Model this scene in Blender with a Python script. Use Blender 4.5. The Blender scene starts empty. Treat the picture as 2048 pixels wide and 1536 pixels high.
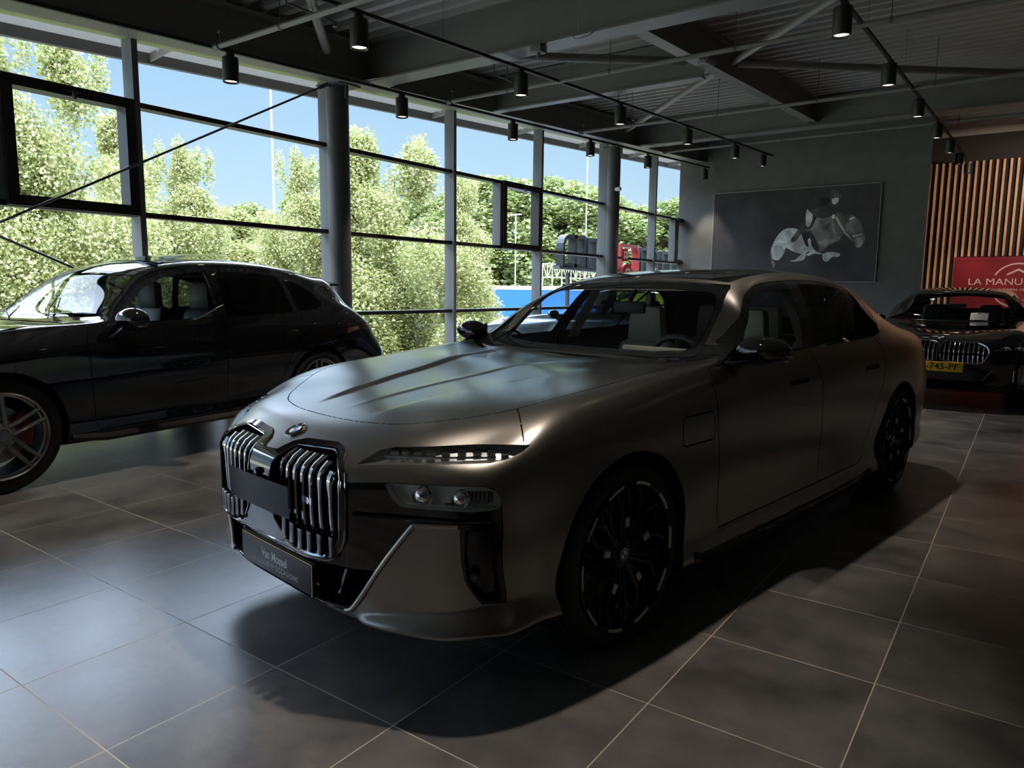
import bpy, bmesh, math, random
import numpy as np
from mathutils import Vector, Matrix
from mathutils.bvhtree import BVHTree
PI = math.pi
SC = bpy.context.scene
COL = SC.collection
def R(a): return math.radians(a)

# ------------------------------------------------------------------ camera, sky, sun, exposure
CAM_H = 1.382
cd = bpy.data.cameras.new('camera'); cam = bpy.data.objects.new('camera', cd); COL.objects.link(cam)
cd.sensor_fit = 'HORIZONTAL'; cd.sensor_width = 36.0; cd.lens = 1444.0 / 2048.0 * 36.0
cd.clip_start = 0.05; cd.clip_end = 2000
_yaw, _pitch, _roll = 0.6201, 0.1302, 0.0109
_fw = Vector((-math.sin(_yaw)*math.cos(_pitch), math.cos(_yaw)*math.cos(_pitch), -math.sin(_pitch)))
_rt = Vector((math.cos(_yaw), math.sin(_yaw), 0)); _up = _rt.cross(_fw)
_r2 = math.cos(_roll)*_rt + math.sin(_roll)*_up; _u2 = -math.sin(_roll)*_rt + math.cos(_roll)*_up
cam.matrix_world = Matrix(((_r2.x,_u2.x,-_fw.x,0),(_r2.y,_u2.y,-_fw.y,0),(_r2.z,_u2.z,-_fw.z,CAM_H),(0,0,0,1)))
SC.camera = cam
SC.view_settings.view_transform = 'Standard'; SC.view_settings.look = 'None'
SC.view_settings.gamma = 1; SC.view_settings.use_curve_mapping = False
SC.view_settings.exposure = 0.22

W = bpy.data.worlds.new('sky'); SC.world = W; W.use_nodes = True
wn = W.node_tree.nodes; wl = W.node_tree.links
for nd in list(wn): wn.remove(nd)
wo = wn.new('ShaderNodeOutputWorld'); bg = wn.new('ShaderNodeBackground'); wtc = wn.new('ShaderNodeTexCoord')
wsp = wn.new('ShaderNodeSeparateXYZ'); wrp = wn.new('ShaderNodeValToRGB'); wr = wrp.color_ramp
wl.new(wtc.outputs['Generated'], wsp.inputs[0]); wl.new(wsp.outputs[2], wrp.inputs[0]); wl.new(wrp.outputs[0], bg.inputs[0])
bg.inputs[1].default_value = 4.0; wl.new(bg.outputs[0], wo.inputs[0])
# hazy blue near the horizon, extra brightness added to the sky above the view to light the room; values are radiance / 4
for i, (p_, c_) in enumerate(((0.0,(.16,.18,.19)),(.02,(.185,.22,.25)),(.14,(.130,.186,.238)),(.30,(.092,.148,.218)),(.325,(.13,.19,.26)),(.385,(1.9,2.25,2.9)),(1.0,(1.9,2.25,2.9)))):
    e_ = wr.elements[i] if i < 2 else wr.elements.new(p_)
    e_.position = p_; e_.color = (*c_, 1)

sl = bpy.data.lights.new('sun', 'SUN'); sl.energy = 4.6; sl.angle = R(0.6); sl.color = (1.0, 0.93, 0.80)
so = bpy.data.objects.new('sun', sl); COL.objects.link(so)
_sd = Vector((0.62, -0.42, 1.0)).normalized()          # direction towards the sun: high, over the roof
so.rotation_euler = _sd.to_track_quat('Z', 'Y').to_euler(); so.location = _sd*60

# ------------------------------------------------------------------ materials
def mat(name, col=(.5,.5,.5), rough=.5, metal=0.0, spec=.5, emit=None, es=1.0, coat=0.0, coat_r=.03, trans=0.0, ior=1.5):
    m = bpy.data.materials.new(name); m.use_nodes = True
    b = m.node_tree.nodes['Principled BSDF']
    b.inputs['Base Color'].default_value = (*col, 1); b.inputs['Roughness'].default_value = rough
    b.inputs['Metallic'].default_value = metal; b.inputs['Specular IOR Level'].default_value = spec
    b.inputs['Coat Weight'].default_value = coat; b.inputs['Coat Roughness'].default_value = coat_r
    b.inputs['Transmission Weight'].default_value = trans; b.inputs['IOR'].default_value = ior
    if emit: b.inputs['Emission Color'].default_value = (*emit, 1); b.inputs['Emission Strength'].default_value = es
    return m
def nodes(m): return m.node_tree.nodes, m.node_tree.links, m.node_tree.nodes['Principled BSDF']
def noise(m, sock, scale, c1, c2, detail=4, vec='Object', dist=0.0, p1=.35, p2=.65, stretch=None):
    n, l, b = nodes(m)
    tc = n.new('ShaderNodeTexCoord'); nz = n.new('ShaderNodeTexNoise'); nz.inputs['Scale'].default_value = scale
    nz.inputs['Detail'].default_value = detail; nz.inputs['Distortion'].default_value = dist
    rp = n.new('ShaderNodeValToRGB'); rp.color_ramp.elements[0].position = p1; rp.color_ramp.elements[1].position = p2
    rp.color_ramp.elements[0].color = (*c1, 1); rp.color_ramp.elements[1].color = (*c2, 1)
    if stretch:
        mp = n.new('ShaderNodeMapping'); mp.inputs['Scale'].default_value = stretch
        l.new(tc.outputs[vec], mp.inputs[0]); l.new(mp.outputs[0], nz.inputs['Vector'])
    else: l.new(tc.outputs[vec], nz.inputs['Vector'])
    l.new(nz.outputs['Fac'], rp.inputs[0])
    if sock: l.new(rp.outputs[0], b.inputs[sock])
    return rp, nz
def thin_glass(name, tint=(1,1,1), refl=1.0, rough=0.0, ior=1.5):
    """a thin pane: light goes straight through tinted, the rest mirrors by Fresnel"""
    m = bpy.data.materials.new(name); m.use_nodes = True
    n, l = m.node_tree.nodes, m.node_tree.links
    for x in list(n): n.remove(x)
    o = n.new('ShaderNodeOutputMaterial'); mx = n.new('ShaderNodeMixShader'); t = n.new('ShaderNodeBsdfTransparent')
    g = n.new('ShaderNodeBsdfGlossy'); f = n.new('ShaderNodeFresnel'); ml = n.new('ShaderNodeMath'); ml.operation = 'MULTIPLY'
    ml.use_clamp = True
    t.inputs[0].default_value = (*tint, 1); g.inputs['Roughness'].default_value = rough; f.inputs[0].default_value = ior
    ml.inputs[1].default_value = refl
    gm_ = n.new('ShaderNodeNewGeometry'); ma = n.new('ShaderNodeMath'); ma.operation = 'MULTIPLY_ADD'      # a pane mirrors alike from both sides
    ma.inputs[1].default_value = 1/ior-ior; ma.inputs[2].default_value = ior; l.new(gm_.outputs['Backfacing'], ma.inputs[0]); l.new(ma.outputs[0], f.inputs[0])
    l.new(f.outputs[0], ml.inputs[0]); l.new(ml.outputs[0], mx.inputs[0]); l.new(t.outputs[0], mx.inputs[1])
    l.new(g.outputs[0], mx.inputs[2]); l.new(mx.outputs[0], o.inputs[0])
    return m
M = {}
M['satin'] = mat('satin_bronze_paint', (.26,.245,.232), .29, 1.0, .5, coat=1.0, coat_r=.20)
M['black_gloss'] = mat('gloss_black', (.006,.006,.008), .06, 0, .5, coat=.6)
M['blue_paint'] = mat('silver_blue_paint', (.22,.25,.29), .14, .9, .5, coat=1.0)
M['black_paint'] = mat('black_car_paint', (.004,.004,.006), .05, 0, .5, coat=1.0)
M['black_matt'] = mat('matt_black_plastic', (.012,.012,.013), .6)
M['black_void'] = mat('dark_recess', (.004,.004,.004), .9, 0, .1)
M['chrome'] = mat('chrome', (.75,.76,.78), .07, 1)
M['dark_chrome'] = mat('dark_chrome', (.42,.42,.44), .10, 1)
M['rubber'] = mat('tyre_rubber', (.016,.016,.017), .62, 0, .4)
M['rim_black'] = mat('black_rim', (.008,.008,.009), .22, .2)
M['rim_grey'] = mat('grey_rim', (.42,.41,.40), .26, .9)
M['accent'] = mat('machined_accent', (.62,.60,.57), .38, .5)
M['disc'] = mat('brake_disc', (.25,.25,.26), .3, 1)
M['red'] = mat('red_caliper', (.22,.008,.012), .35, 0)
M['leather'] = mat('beige_leather', (.68,.60,.52), .55)
M['leather_dark'] = mat('grey_leather', (.055,.06,.06), .5)
M['trim_dark'] = mat('dark_interior', (.02,.019,.018), .7)
M['white'] = mat('white_print', (.9,.9,.9), .5)
M['blue'] = mat('roundel_blue', (.03,.22,.62), .25)
M['bowl_white'] = mat('lamp_bowl', (.80,.84,.82), .35, .1)
M['reflector'] = mat('lamp_reflector', (.55,.57,.58), .28, .9)
M['glass_front'] = thin_glass('clear_car_glass', (.88,.92,.90), .55)
M['glass_tint'] = thin_glass('tinted_car_glass', (.10,.11,.11), 1.0)
M['glass_roof'] = thin_glass('dark_roof_glass', (.03,.03,.03), 1.2)
M['glass_lamp'] = thin_glass('lamp_glass', (.9,.92,.92), 1.0)

# ------------------------------------------------------------------ mesh helpers
def link(name, me, m=None, parent=None, smooth=None):
    o = bpy.data.objects.new(name, me); COL.objects.link(o)
    if m is not None:
        for x in (m if isinstance(m, (list, tuple)) else [m]): me.materials.append(x)
    if parent: o.parent = parent
    return o
def shade(me, ang=35):
    me.polygons.foreach_set('use_smooth', [True]*len(me.polygons))
    try: me.set_sharp_from_angle(angle=R(ang))
    except Exception: pass
def obj(name, bm, m=None, parent=None, ang=35):
    me = bpy.data.meshes.new(name); bm.to_mesh(me); bm.free()
    if ang: shade(me, ang)
    return link(name, me, m, parent)
def empty(name, loc=(0,0,0), rz=0.0, label=None, cat=None, group=None, kind=None, parent=None):
    o = bpy.data.objects.new(name, None); COL.objects.link(o); o.empty_display_size = .1
    o.location = loc; o.rotation_euler = (0,0,rz)
    if parent: o.parent = parent
    return tag(o, label, cat, group, kind)
def tag(o, label=None, cat=None, group=None, kind=None):
    if label: o['label'] = label
    if cat: o['category'] = cat
    if group: o['group'] = group
    if kind: o['kind'] = kind
    return o
def B(): return bmesh.new()
def box(bm, x0, x1, y0, y1, z0, z1, mtx=None, mi=0, bev=0):
    vs = [bm.verts.new((x,y,z)) for x in (x0,x1) for y in (y0,y1) for z in (z0,z1)]
    fs = []
    for q in ((0,1,3,2),(4,6,7,5),(0,4,5,1),(2,3,7,6),(0,2,6,4),(1,5,7,3)):
        f = bm.faces.new([vs[i] for i in q]); f.material_index = mi; fs.append(f)
    if mtx is not None:
        for v in vs: v.co = mtx @ v.co
    if bev:
        es = list({e for f in fs for e in f.edges})
        bmesh.ops.bevel(bm, geom=es, offset=bev, segments=2, affect='EDGES', profile=.5)
    return vs
def frame_of(a, b):
    d = (Vector(b)-Vector(a)); L = d.length; q = d.to_track_quat('Z','Y')
    return Matrix.Translation(a) @ q.to_matrix().to_4x4(), L
def tube(bm, a, b, r, n=12, r2=None, cap=True, mi=0):
    mt, L = frame_of(a, b); r2 = r if r2 is None else r2
    A = [bm.verts.new(mt @ Vector((r*math.cos(2*PI*i/n), r*math.sin(2*PI*i/n), 0))) for i in range(n)]
    C = [bm.verts.new(mt @ Vector((r2*math.cos(2*PI*i/n), r2*math.sin(2*PI*i/n), L))) for i in range(n)]
    for i in range(n):
        f = bm.faces.new((A[i], A[(i+1)%n], C[(i+1)%n], C[i])); f.material_index = mi
    if cap:
        f = bm.faces.new(A[::-1]); f.material_index = mi; f = bm.faces.new(C); f.material_index = mi
def path(bm, pts, r, n=6, closed=False, mi=0, sy=None):
    """sweep a small polygon section along a 3-D polyline"""
    P = [Vector(p) for p in pts]; N = len(P); rings = []
    up = Vector((0,0,1))
    for i in range(N):
        a = P[i-1] if (i > 0 or closed) else P[i]; b = P[(i+1)%N] if (i < N-1 or closed) else P[i]
        t = (b-a).normalized()
        u = up - t*up.dot(t)
        if u.length < 1e-3: u = Vector((1,0,0)) - t*t.x
        u.normalize(); w = t.cross(u); up = u
        s = r if sy is None else sy
        rings.append([bm.verts.new(P[i] + w*(r*math.cos(2*PI*k/n)) + u*(s*math.sin(2*PI*k/n))) for k in range(n)])
    for i in range(N if closed else N-1):
        A, C = rings[i], rings[(i+1)%N]
        for k in range(n):
            f = bm.faces.new((A[k], A[(k+1)%n], C[(k+1)%n], C[k])); f.material_index = mi
    if not closed:
        try: bm.faces.new(rings[0][::-1]); bm.faces.new(rings[-1])
        except Exception: pass
def lathe(bm, prof, n=48, axis='Y', c=(0,0,0), mi=0, closed=False):
    """prof: (radius, along); axis of revolution through c"""
    rings = []
    for r, h in prof:
        ring = []
        for i in range(n):
            a = 2*PI*i/n; x, z = r*math.cos(a), r*math.sin(a)
            p = {'Y': (x, h, z), 'Z': (x, z, h), 'X': (h, x, z)}[axis]
            ring.append(bm.verts.new((p[0]+c[0], p[1]+c[1], p[2]+c[2])))
        rings.append(ring)
    m = len(rings)
    for j in range(m if closed else m-1):
        A, C = rings[j], rings[(j+1)%m]
        for i in range(n):
            f = bm.faces.new((A[i], C[i], C[(i+1)%n], A[(i+1)%n])); f.material_index = mi
def disc(bm, r, h, n=32, axis='Y', c=(0,0,0), mi=0):
    vs = []
    for i in range(n):
        a = 2*PI*i/n; x, z = r*math.cos(a), r*math.sin(a)
        p = {'Y': (x, h, z), 'Z': (x, z, h), 'X': (h, x, z)}[axis]
        vs.append(bm.verts.new((p[0]+c[0], p[1]+c[1], p[2]+c[2])))
    f = bm.faces.new(vs); f.material_index = mi
def prism(bm, pts, mtx, depth, mi=0):
    """polygon in local XY, extruded along local -Z by depth"""
    A = [bm.verts.new(mtx @ Vector((x,y,0))) for x,y in pts]; C = [bm.verts.new(mtx @ Vector((x,y,-depth))) for x,y in pts]
    f = bm.faces.new(A); f.material_index = mi; f = bm.faces.new(C[::-1]); f.material_index = mi
    n = len(pts)
    for i in range(n):
        f = bm.faces.new((A[i], C[i], C[(i+1)%n], A[(i+1)%n])); f.material_index = mi
def fix(bm): bmesh.ops.recalc_face_normals(bm, faces=bm.faces); return bm
def text(s, size, mtx, m, parent, name, depth=.0005, off=0.0, align='CENTER', sx=1.0, space=1.0):
    c = bpy.data.curves.new('t', 'FONT'); c.body = s; c.size = size; c.extrude = depth; c.offset = off
    c.align_x = align; c.align_y = 'CENTER'; c.space_character = space; c.resolution_u = 4
    o = bpy.data.objects.new('t', c); COL.objects.link(o)
    me = bpy.data.meshes.new_from_object(o.evaluated_get(bpy.context.evaluated_depsgraph_get()))
    bpy.data.objects.remove(o); bpy.data.curves.remove(c)
    me.transform(mtx @ Matrix.Diagonal((sx,1,1,1)))
    me.materials.clear()
    return link(name, me, m, parent)
def basis(o, x, y, z): 
    m = Matrix.Identity(4)
    for i, v in enumerate((x,y,z,o)):
        for k in range(3): m[k][i] = v[k]
    return m
def copy_tree(o, parent=None):
    c = o.copy(); COL.objects.link(c)
    if parent is not None: c.parent = parent
    for ch in list(o.children): copy_tree(ch, c)
    return c
def spline(pts, n=6, closed=False):
    """Catmull-Rom through points of any dimension"""
    P = [np.array(p, float) for p in pts]; N = len(P); out = []
    rng = range(N) if closed else range(N-1)
    for i in rng:
        if closed: a, b, c, d = P[i-1], P[i], P[(i+1)%N], P[(i+2)%N]
        else: b, c = P[i], P[i+1]; a = P[i-1] if i else 2*b-c; d = P[i+2] if i+2 < N else 2*c-b
        for k in range(n):
            t = k/n
            out.append(.5*((2*b)+(-a+c)*t+(2*a-5*b+4*c-d)*t*t+(-a+3*b-3*c+d)*t**3))
    if not closed: out.append(P[-1])
    return out
def rounded(pts, r, n=4):
    """closed 2-D polygon with rounded corners; r scalar or list"""
    out = []; N = len(pts)
    for i in range(N):
        a, b, c = (np.array(pts[k % N], float) for k in (i-1, i, i+1))
        rr = r[i] if isinstance(r, (list, tuple)) else r
        u, v = a-b, c-b; lu, lv = np.linalg.norm(u), np.linalg.norm(v); k = min(rr, lu*.45, lv*.45)
        if k < 1e-4: out.append(tuple(b)); continue
        p, q = b+u/lu*k, b+v/lv*k
        for j in range(n+1):
            t = j/n; out.append(tuple((1-t)**2*p+2*t*(1-t)*b+t*t*q))
    return out
def inpoly(x, y, P):
    c = False; j = len(P)-1
    for i in range(len(P)):
        if (P[i][1] > y) != (P[j][1] > y) and x < (P[j][0]-P[i][0])*(y-P[i][1])/(P[j][1]-P[i][1])+P[i][0]: c = not c
        j = i
    return c
# ------------------------------------------------------------------ car body shells: a box-topology cage, fitted so that the smooth surface runs through the table points
def build_cage(T):
    """T: front[j][k]=(x,y,z); side[i][k]=(x,y,z); top[i][j]=(x,y,z) j=0 centre; bottomz[i]; rear[j][k]"""
    K = len(T['side'][0])-1; J = len(T['front'])-1+1; NI = len(T['side'])-1
    vid = {}; V = []
    def P(i, j, k):
        a = abs(j); s = 1 if j >= 0 else -1
        if a == J: p = T['side'][i][k]
        elif k == K: p = T['top'][i][a]
        elif k == 0:
            e = T['side'][i][0]
            if i == 0: p = T['front'][a][0]
            elif i == NI: p = T['rear'][a][0]
            else: p = (e[0], e[1]*a/J, e[2] - .0)
        elif i == 0: p = T['front'][a][k]
        else: p = T['rear'][a][k]
        return (p[0], abs(p[1])*s if j else 0.0, p[2])
    def v(i, j, k):
        key = (i, j, k)
        if key not in vid: vid[key] = len(V); V.append(P(i, j, k))
        return vid[key]
    F = []
    for i in range(NI):
        for j in range(-J, J):
            F.append((v(i,j,K), v(i+1,j,K), v(i+1,j+1,K), v(i,j+1,K)))
            F.append((v(i,j,0), v(i,j+1,0), v(i+1,j+1,0), v(i+1,j,0)))
        for k in range(K):
            F.append((v(i,J,k), v(i,J,k+1), v(i+1,J,k+1), v(i+1,J,k)))
            F.append((v(i,-J,k), v(i+1,-J,k), v(i+1,-J,k+1), v(i,-J,k+1)))
    for j in range(-J, J):
        for k in range(K):
            F.append((v(0,j,k), v(0,j,k+1), v(0,j+1,k+1), v(0,j+1,k)))
            F.append((v(NI,j,k), v(NI,j+1,k), v(NI,j+1,k+1), v(NI,j,k+1)))
    return V, F, vid
def fit_limit(V, F, it=14):
    P = np.array(V, float); T0 = P.copy(); n = len(P)
    en = [set() for _ in range(n)]; fn = [[] for _ in range(n)]
    for f in F:
        for a in range(4):
            p, q, o, r = f[a], f[(a+1)%4], f[(a+2)%4], f[(a+3)%4]
            en[p].add(q); en[q].add(p); fn[p].append(o)
    A = np.zeros((n, n))
    for i in range(n):
        k = len(en[i]); d = k*(k+5)
        A[i, i] += k*k/d
        for e in en[i]: A[i, e] += 4/d
        for o in fn[i]: A[i, o] += 1/d
    for _ in range(it): P = P + .9*(T0 - A @ P)
    return P
AX = {'X': (1, 2), 'Y': (0, 2), 'Z': (0, 1)}
class Shell:
    def __init__(s, T, levels=3, creases=None):
        V, F, vid = build_cage(T); P = fit_limit(V, F)
        me = bpy.data.meshes.new('c'); me.from_pydata([tuple(p) for p in P], [], F); me.update()
        if creases:
            at = me.attributes.new('crease_edge', 'FLOAT', 'EDGE'); cr = {}
            for key, w in creases(vid): cr[frozenset(key)] = w
            for e in me.edges:
                w = cr.get(frozenset(e.vertices))
                if w: at.data[e.index].value = w
        o = bpy.data.objects.new('c', me); COL.objects.link(o)
        md = o.modifiers.new('s', 'SUBSURF'); md.levels = levels; md.render_levels = levels
        me2 = bpy.data.meshes.new_from_object(o.evaluated_get(bpy.context.evaluated_depsgraph_get()))
        bpy.data.objects.remove(o)
        s.bm = bmesh.new(); s.bm.from_mesh(me2); bpy.data.meshes.remove(me2)
        bmesh.ops.recalc_face_normals(s.bm, faces=s.bm.faces)
        s.bm.normal_update(); s.ref = s.bm.copy(); s.ref.normal_update(); s.ref.faces.ensure_lookup_table(); s.ref.verts.ensure_lookup_table()
        s.bvh = BVHTree.FromBMesh(s.ref); s.grid = None
    CELL = .12
    def ins(s, f):
        c = f.calc_center_median(); k = (int(c.x//s.CELL), int(c.y//s.CELL), int(c.z//s.CELL))
        s.grid.setdefault(k, set()).add(f)
    def near(s, ia, ib, x0, x1, y0, y1):
        if s.grid is None:
            s.grid = {}
            for f in s.bm.faces: s.ins(f)
        m = .12; C_ = s.CELL; out = []
        a0, a1, b0, b1 = int((x0-m)//C_), int((x1+m)//C_), int((y0-m)//C_), int((y1+m)//C_)
        for k, st in s.grid.items():
            if a0 <= k[ia] <= a1 and b0 <= k[ib] <= b1:
                dead = [f for f in st if not f.is_valid]
                for f in dead: st.discard(f)
                out.extend(st)
        return out
    def deform(s, fn):
        for v in s.bm.verts: v.co = fn(v.co)
        s.bm.normal_update(); s.ref.free(); s.ref = s.bm.copy(); s.ref.normal_update(); s.ref.faces.ensure_lookup_table(); s.bvh = BVHTree.FromBMesh(s.ref)
    # point on the surface seen along an axis
    def hit(s, axis, a, b, frm=None):
        if axis == 'X': o, d = Vector((-3, a, b)), Vector((1,0,0))
        elif axis == 'Y': o, d = Vector((a, 3 if (frm or 1) > 0 else -3, b)), Vector((0, -1 if (frm or 1) > 0 else 1, 0))
        else: o, d = Vector((a, b, 4)), Vector((0,0,-1))
        r = s.bvh.ray_cast(o, d)
        return (r[0], r[1]) if r[0] is not None else (None, None)
    def smooth_n(s, co):
        loc, no, idx, dist = s.bvh.find_nearest(co)
        f = s.ref.faces[idx]; w = []; tot = 0; acc = Vector()
        for v in f.verts:
            k = 1/((v.co-loc).length_squared+1e-8); acc += v.normal*k
        return acc.normalized()
    def cut(s, poly, axis, pred=None):
        ia, ib = AX[axis]; P = [(float(p[0]), float(p[1])) for p in poly]
        x0 = min(p[0] for p in P); x1 = max(p[0] for p in P); y0 = min(p[1] for p in P); y1 = max(p[1] for p in P)
        cand = []
        for f in s.near(ia, ib, x0, x1, y0, y1):
            xs = [v.co[ia] for v in f.verts]; ys = [v.co[ib] for v in f.verts]
            if max(xs) < x0 or min(xs) > x1 or max(ys) < y0 or min(ys) > y1: continue
            if pred and not pred(f.calc_center_median(), f.normal): continue
            cand.append(f)
        def bb(f):
            xs = [v.co[ia] for v in f.verts]; ys = [v.co[ib] for v in f.verts]
            return (min(xs), max(xs), min(ys), max(ys))
        cand = {f: bb(f) for f in cand}
        for i in range(len(P)):
            a, b = P[i], P[(i+1) % len(P)]
            dx, dy = b[0]-a[0], b[1]-a[1]; L = math.hypot(dx, dy)
            if L < 1e-6: continue
            nx, ny = -dy/L, dx/L
            sx0, sx1 = min(a[0],b[0])-1e-5, max(a[0],b[0])+1e-5; sy0, sy1 = min(a[1],b[1])-1e-5, max(a[1],b[1])+1e-5
            S = []
            for f, (fx0, fx1, fy0, fy1) in cand.items():
                if fx1 < sx0 or fx0 > sx1 or fy1 < sy0 or fy0 > sy1 or not f.is_valid: continue
                d = [(v.co[ia]-a[0])*nx+(v.co[ib]-a[1])*ny for v in f.verts]
                if min(d) > -1e-6 or max(d) < 1e-6: continue
                S.append(f)
            if not S: continue
            D = {}; tol = 2e-6
            for f in S:
                for v in f.verts:
                    if v not in D: D[v] = (v.co[ia]-a[0])*nx+(v.co[ib]-a[1])*ny
            for e in {e for f in S for e in f.edges}:
                p, q = e.verts; dp, dq = D[p], D[q]
                if (dp > tol and dq < -tol) or (dp < -tol and dq > tol):
                    ne, nv = bmesh.utils.edge_split(e, p, dp/(dp-dq)); D[nv] = 0.0
            for f in S:
                on = [v for v in f.verts if abs(D.get(v, 1)) <= tol]
                if len(on) < 2: continue
                if len(on) > 2:
                    best = max(((u-w).length_squared, x, y) for x in range(len(on)) for y in range(x) for u, w in ((on[x].co, on[y].co),)); on = [on[best[1]], on[best[2]]]
                if any(on[1] in e.verts for e in on[0].link_edges if e in f.edges): continue
                try: nf, _ = bmesh.utils.face_split(f, on[0], on[1])
                except ValueError: continue
                cand[f] = bb(f)
                if nf is not None and nf is not f: cand[nf] = bb(nf); s.ins(nf)
        out = []
        for f in cand:
            if not f.is_valid: continue
            c = f.calc_center_median()
            if inpoly(c[ia], c[ib], P): out.append(f)
        return out
    def take(s, faces, name, m, parent, push=0.0, rim=True, keep=False, dirn=None, normals=True):
        faces = [f for f in faces if f.is_valid]
        nb = bmesh.new(); vm = {}; fm = []
        for f in faces:
            vs = []
            for v in f.verts:
                if v not in vm:
                    nv = nb.verts.new(v.co); vm[v] = nv
                vs.append(vm[v])
            try: fm.append(nb.faces.new(vs))
            except ValueError: pass
        nb.normal_update()
        if push:
            if rim:
                bd = [e for e in nb.edges if len(e.link_faces) == 1]
                r = bmesh.ops.extrude_edge_only(nb, edges=bd)
                # extruded copies stay at the surface, the original faces are pushed in
                top = {g for g in r['geom'] if isinstance(g, bmesh.types.BMVert)}
            else: top = set()
            for v in nb.verts:
                if v in top: continue
                n = Vector(dirn) if dirn is not None else -s.smooth_n(v.co)
                v.co = v.co + n*push
        if not keep: bmesh.ops.delete(s.bm, geom=faces, context='FACES')
        o = obj(name, nb, m, parent, 40)
        if normals and not push: s.set_normals(o.data)
        return o
    def set_normals(s, me):
        me.normals_split_custom_set_from_vertices([s.smooth_n(v.co) for v in me.vertices])
    def strip(s, line, w, axis, pred, closed=False):
        L = [np.array(p, float) for p in line]; n = len(L); A, C = [], []
        for i in range(n):
            a = L[i-1] if (i or closed) else L[i]; b = L[(i+1) % n] if (i < n-1 or closed) else L[i]
            t = b-a; t = t/ (np.linalg.norm(t)+1e-9); q = np.array((-t[1], t[0]))*w/2
            A.append(L[i]+q); C.append(L[i]-q)
        out = []
        for i in range(n if closed else n-1):
            k = (i+1) % n
            out += s.cut([A[i], A[k], C[k], C[i]], axis, pred)
        out = list({f for f in out if f.is_valid})
        return out
    def islands(s):
        s.bm.faces.ensure_lookup_table(); seen = set(); out = []
        for f in s.bm.faces:
            if f in seen: continue
            st = [f]; seen.add(f); isl = []
            while st:
                g = st.pop(); isl.append(g)
                for e in g.edges:
                    for h in e.link_faces:
                        if h not in seen: seen.add(h); st.append(h)
            out.append(isl)
        return out
def smooth_strip_fill(): pass
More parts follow.
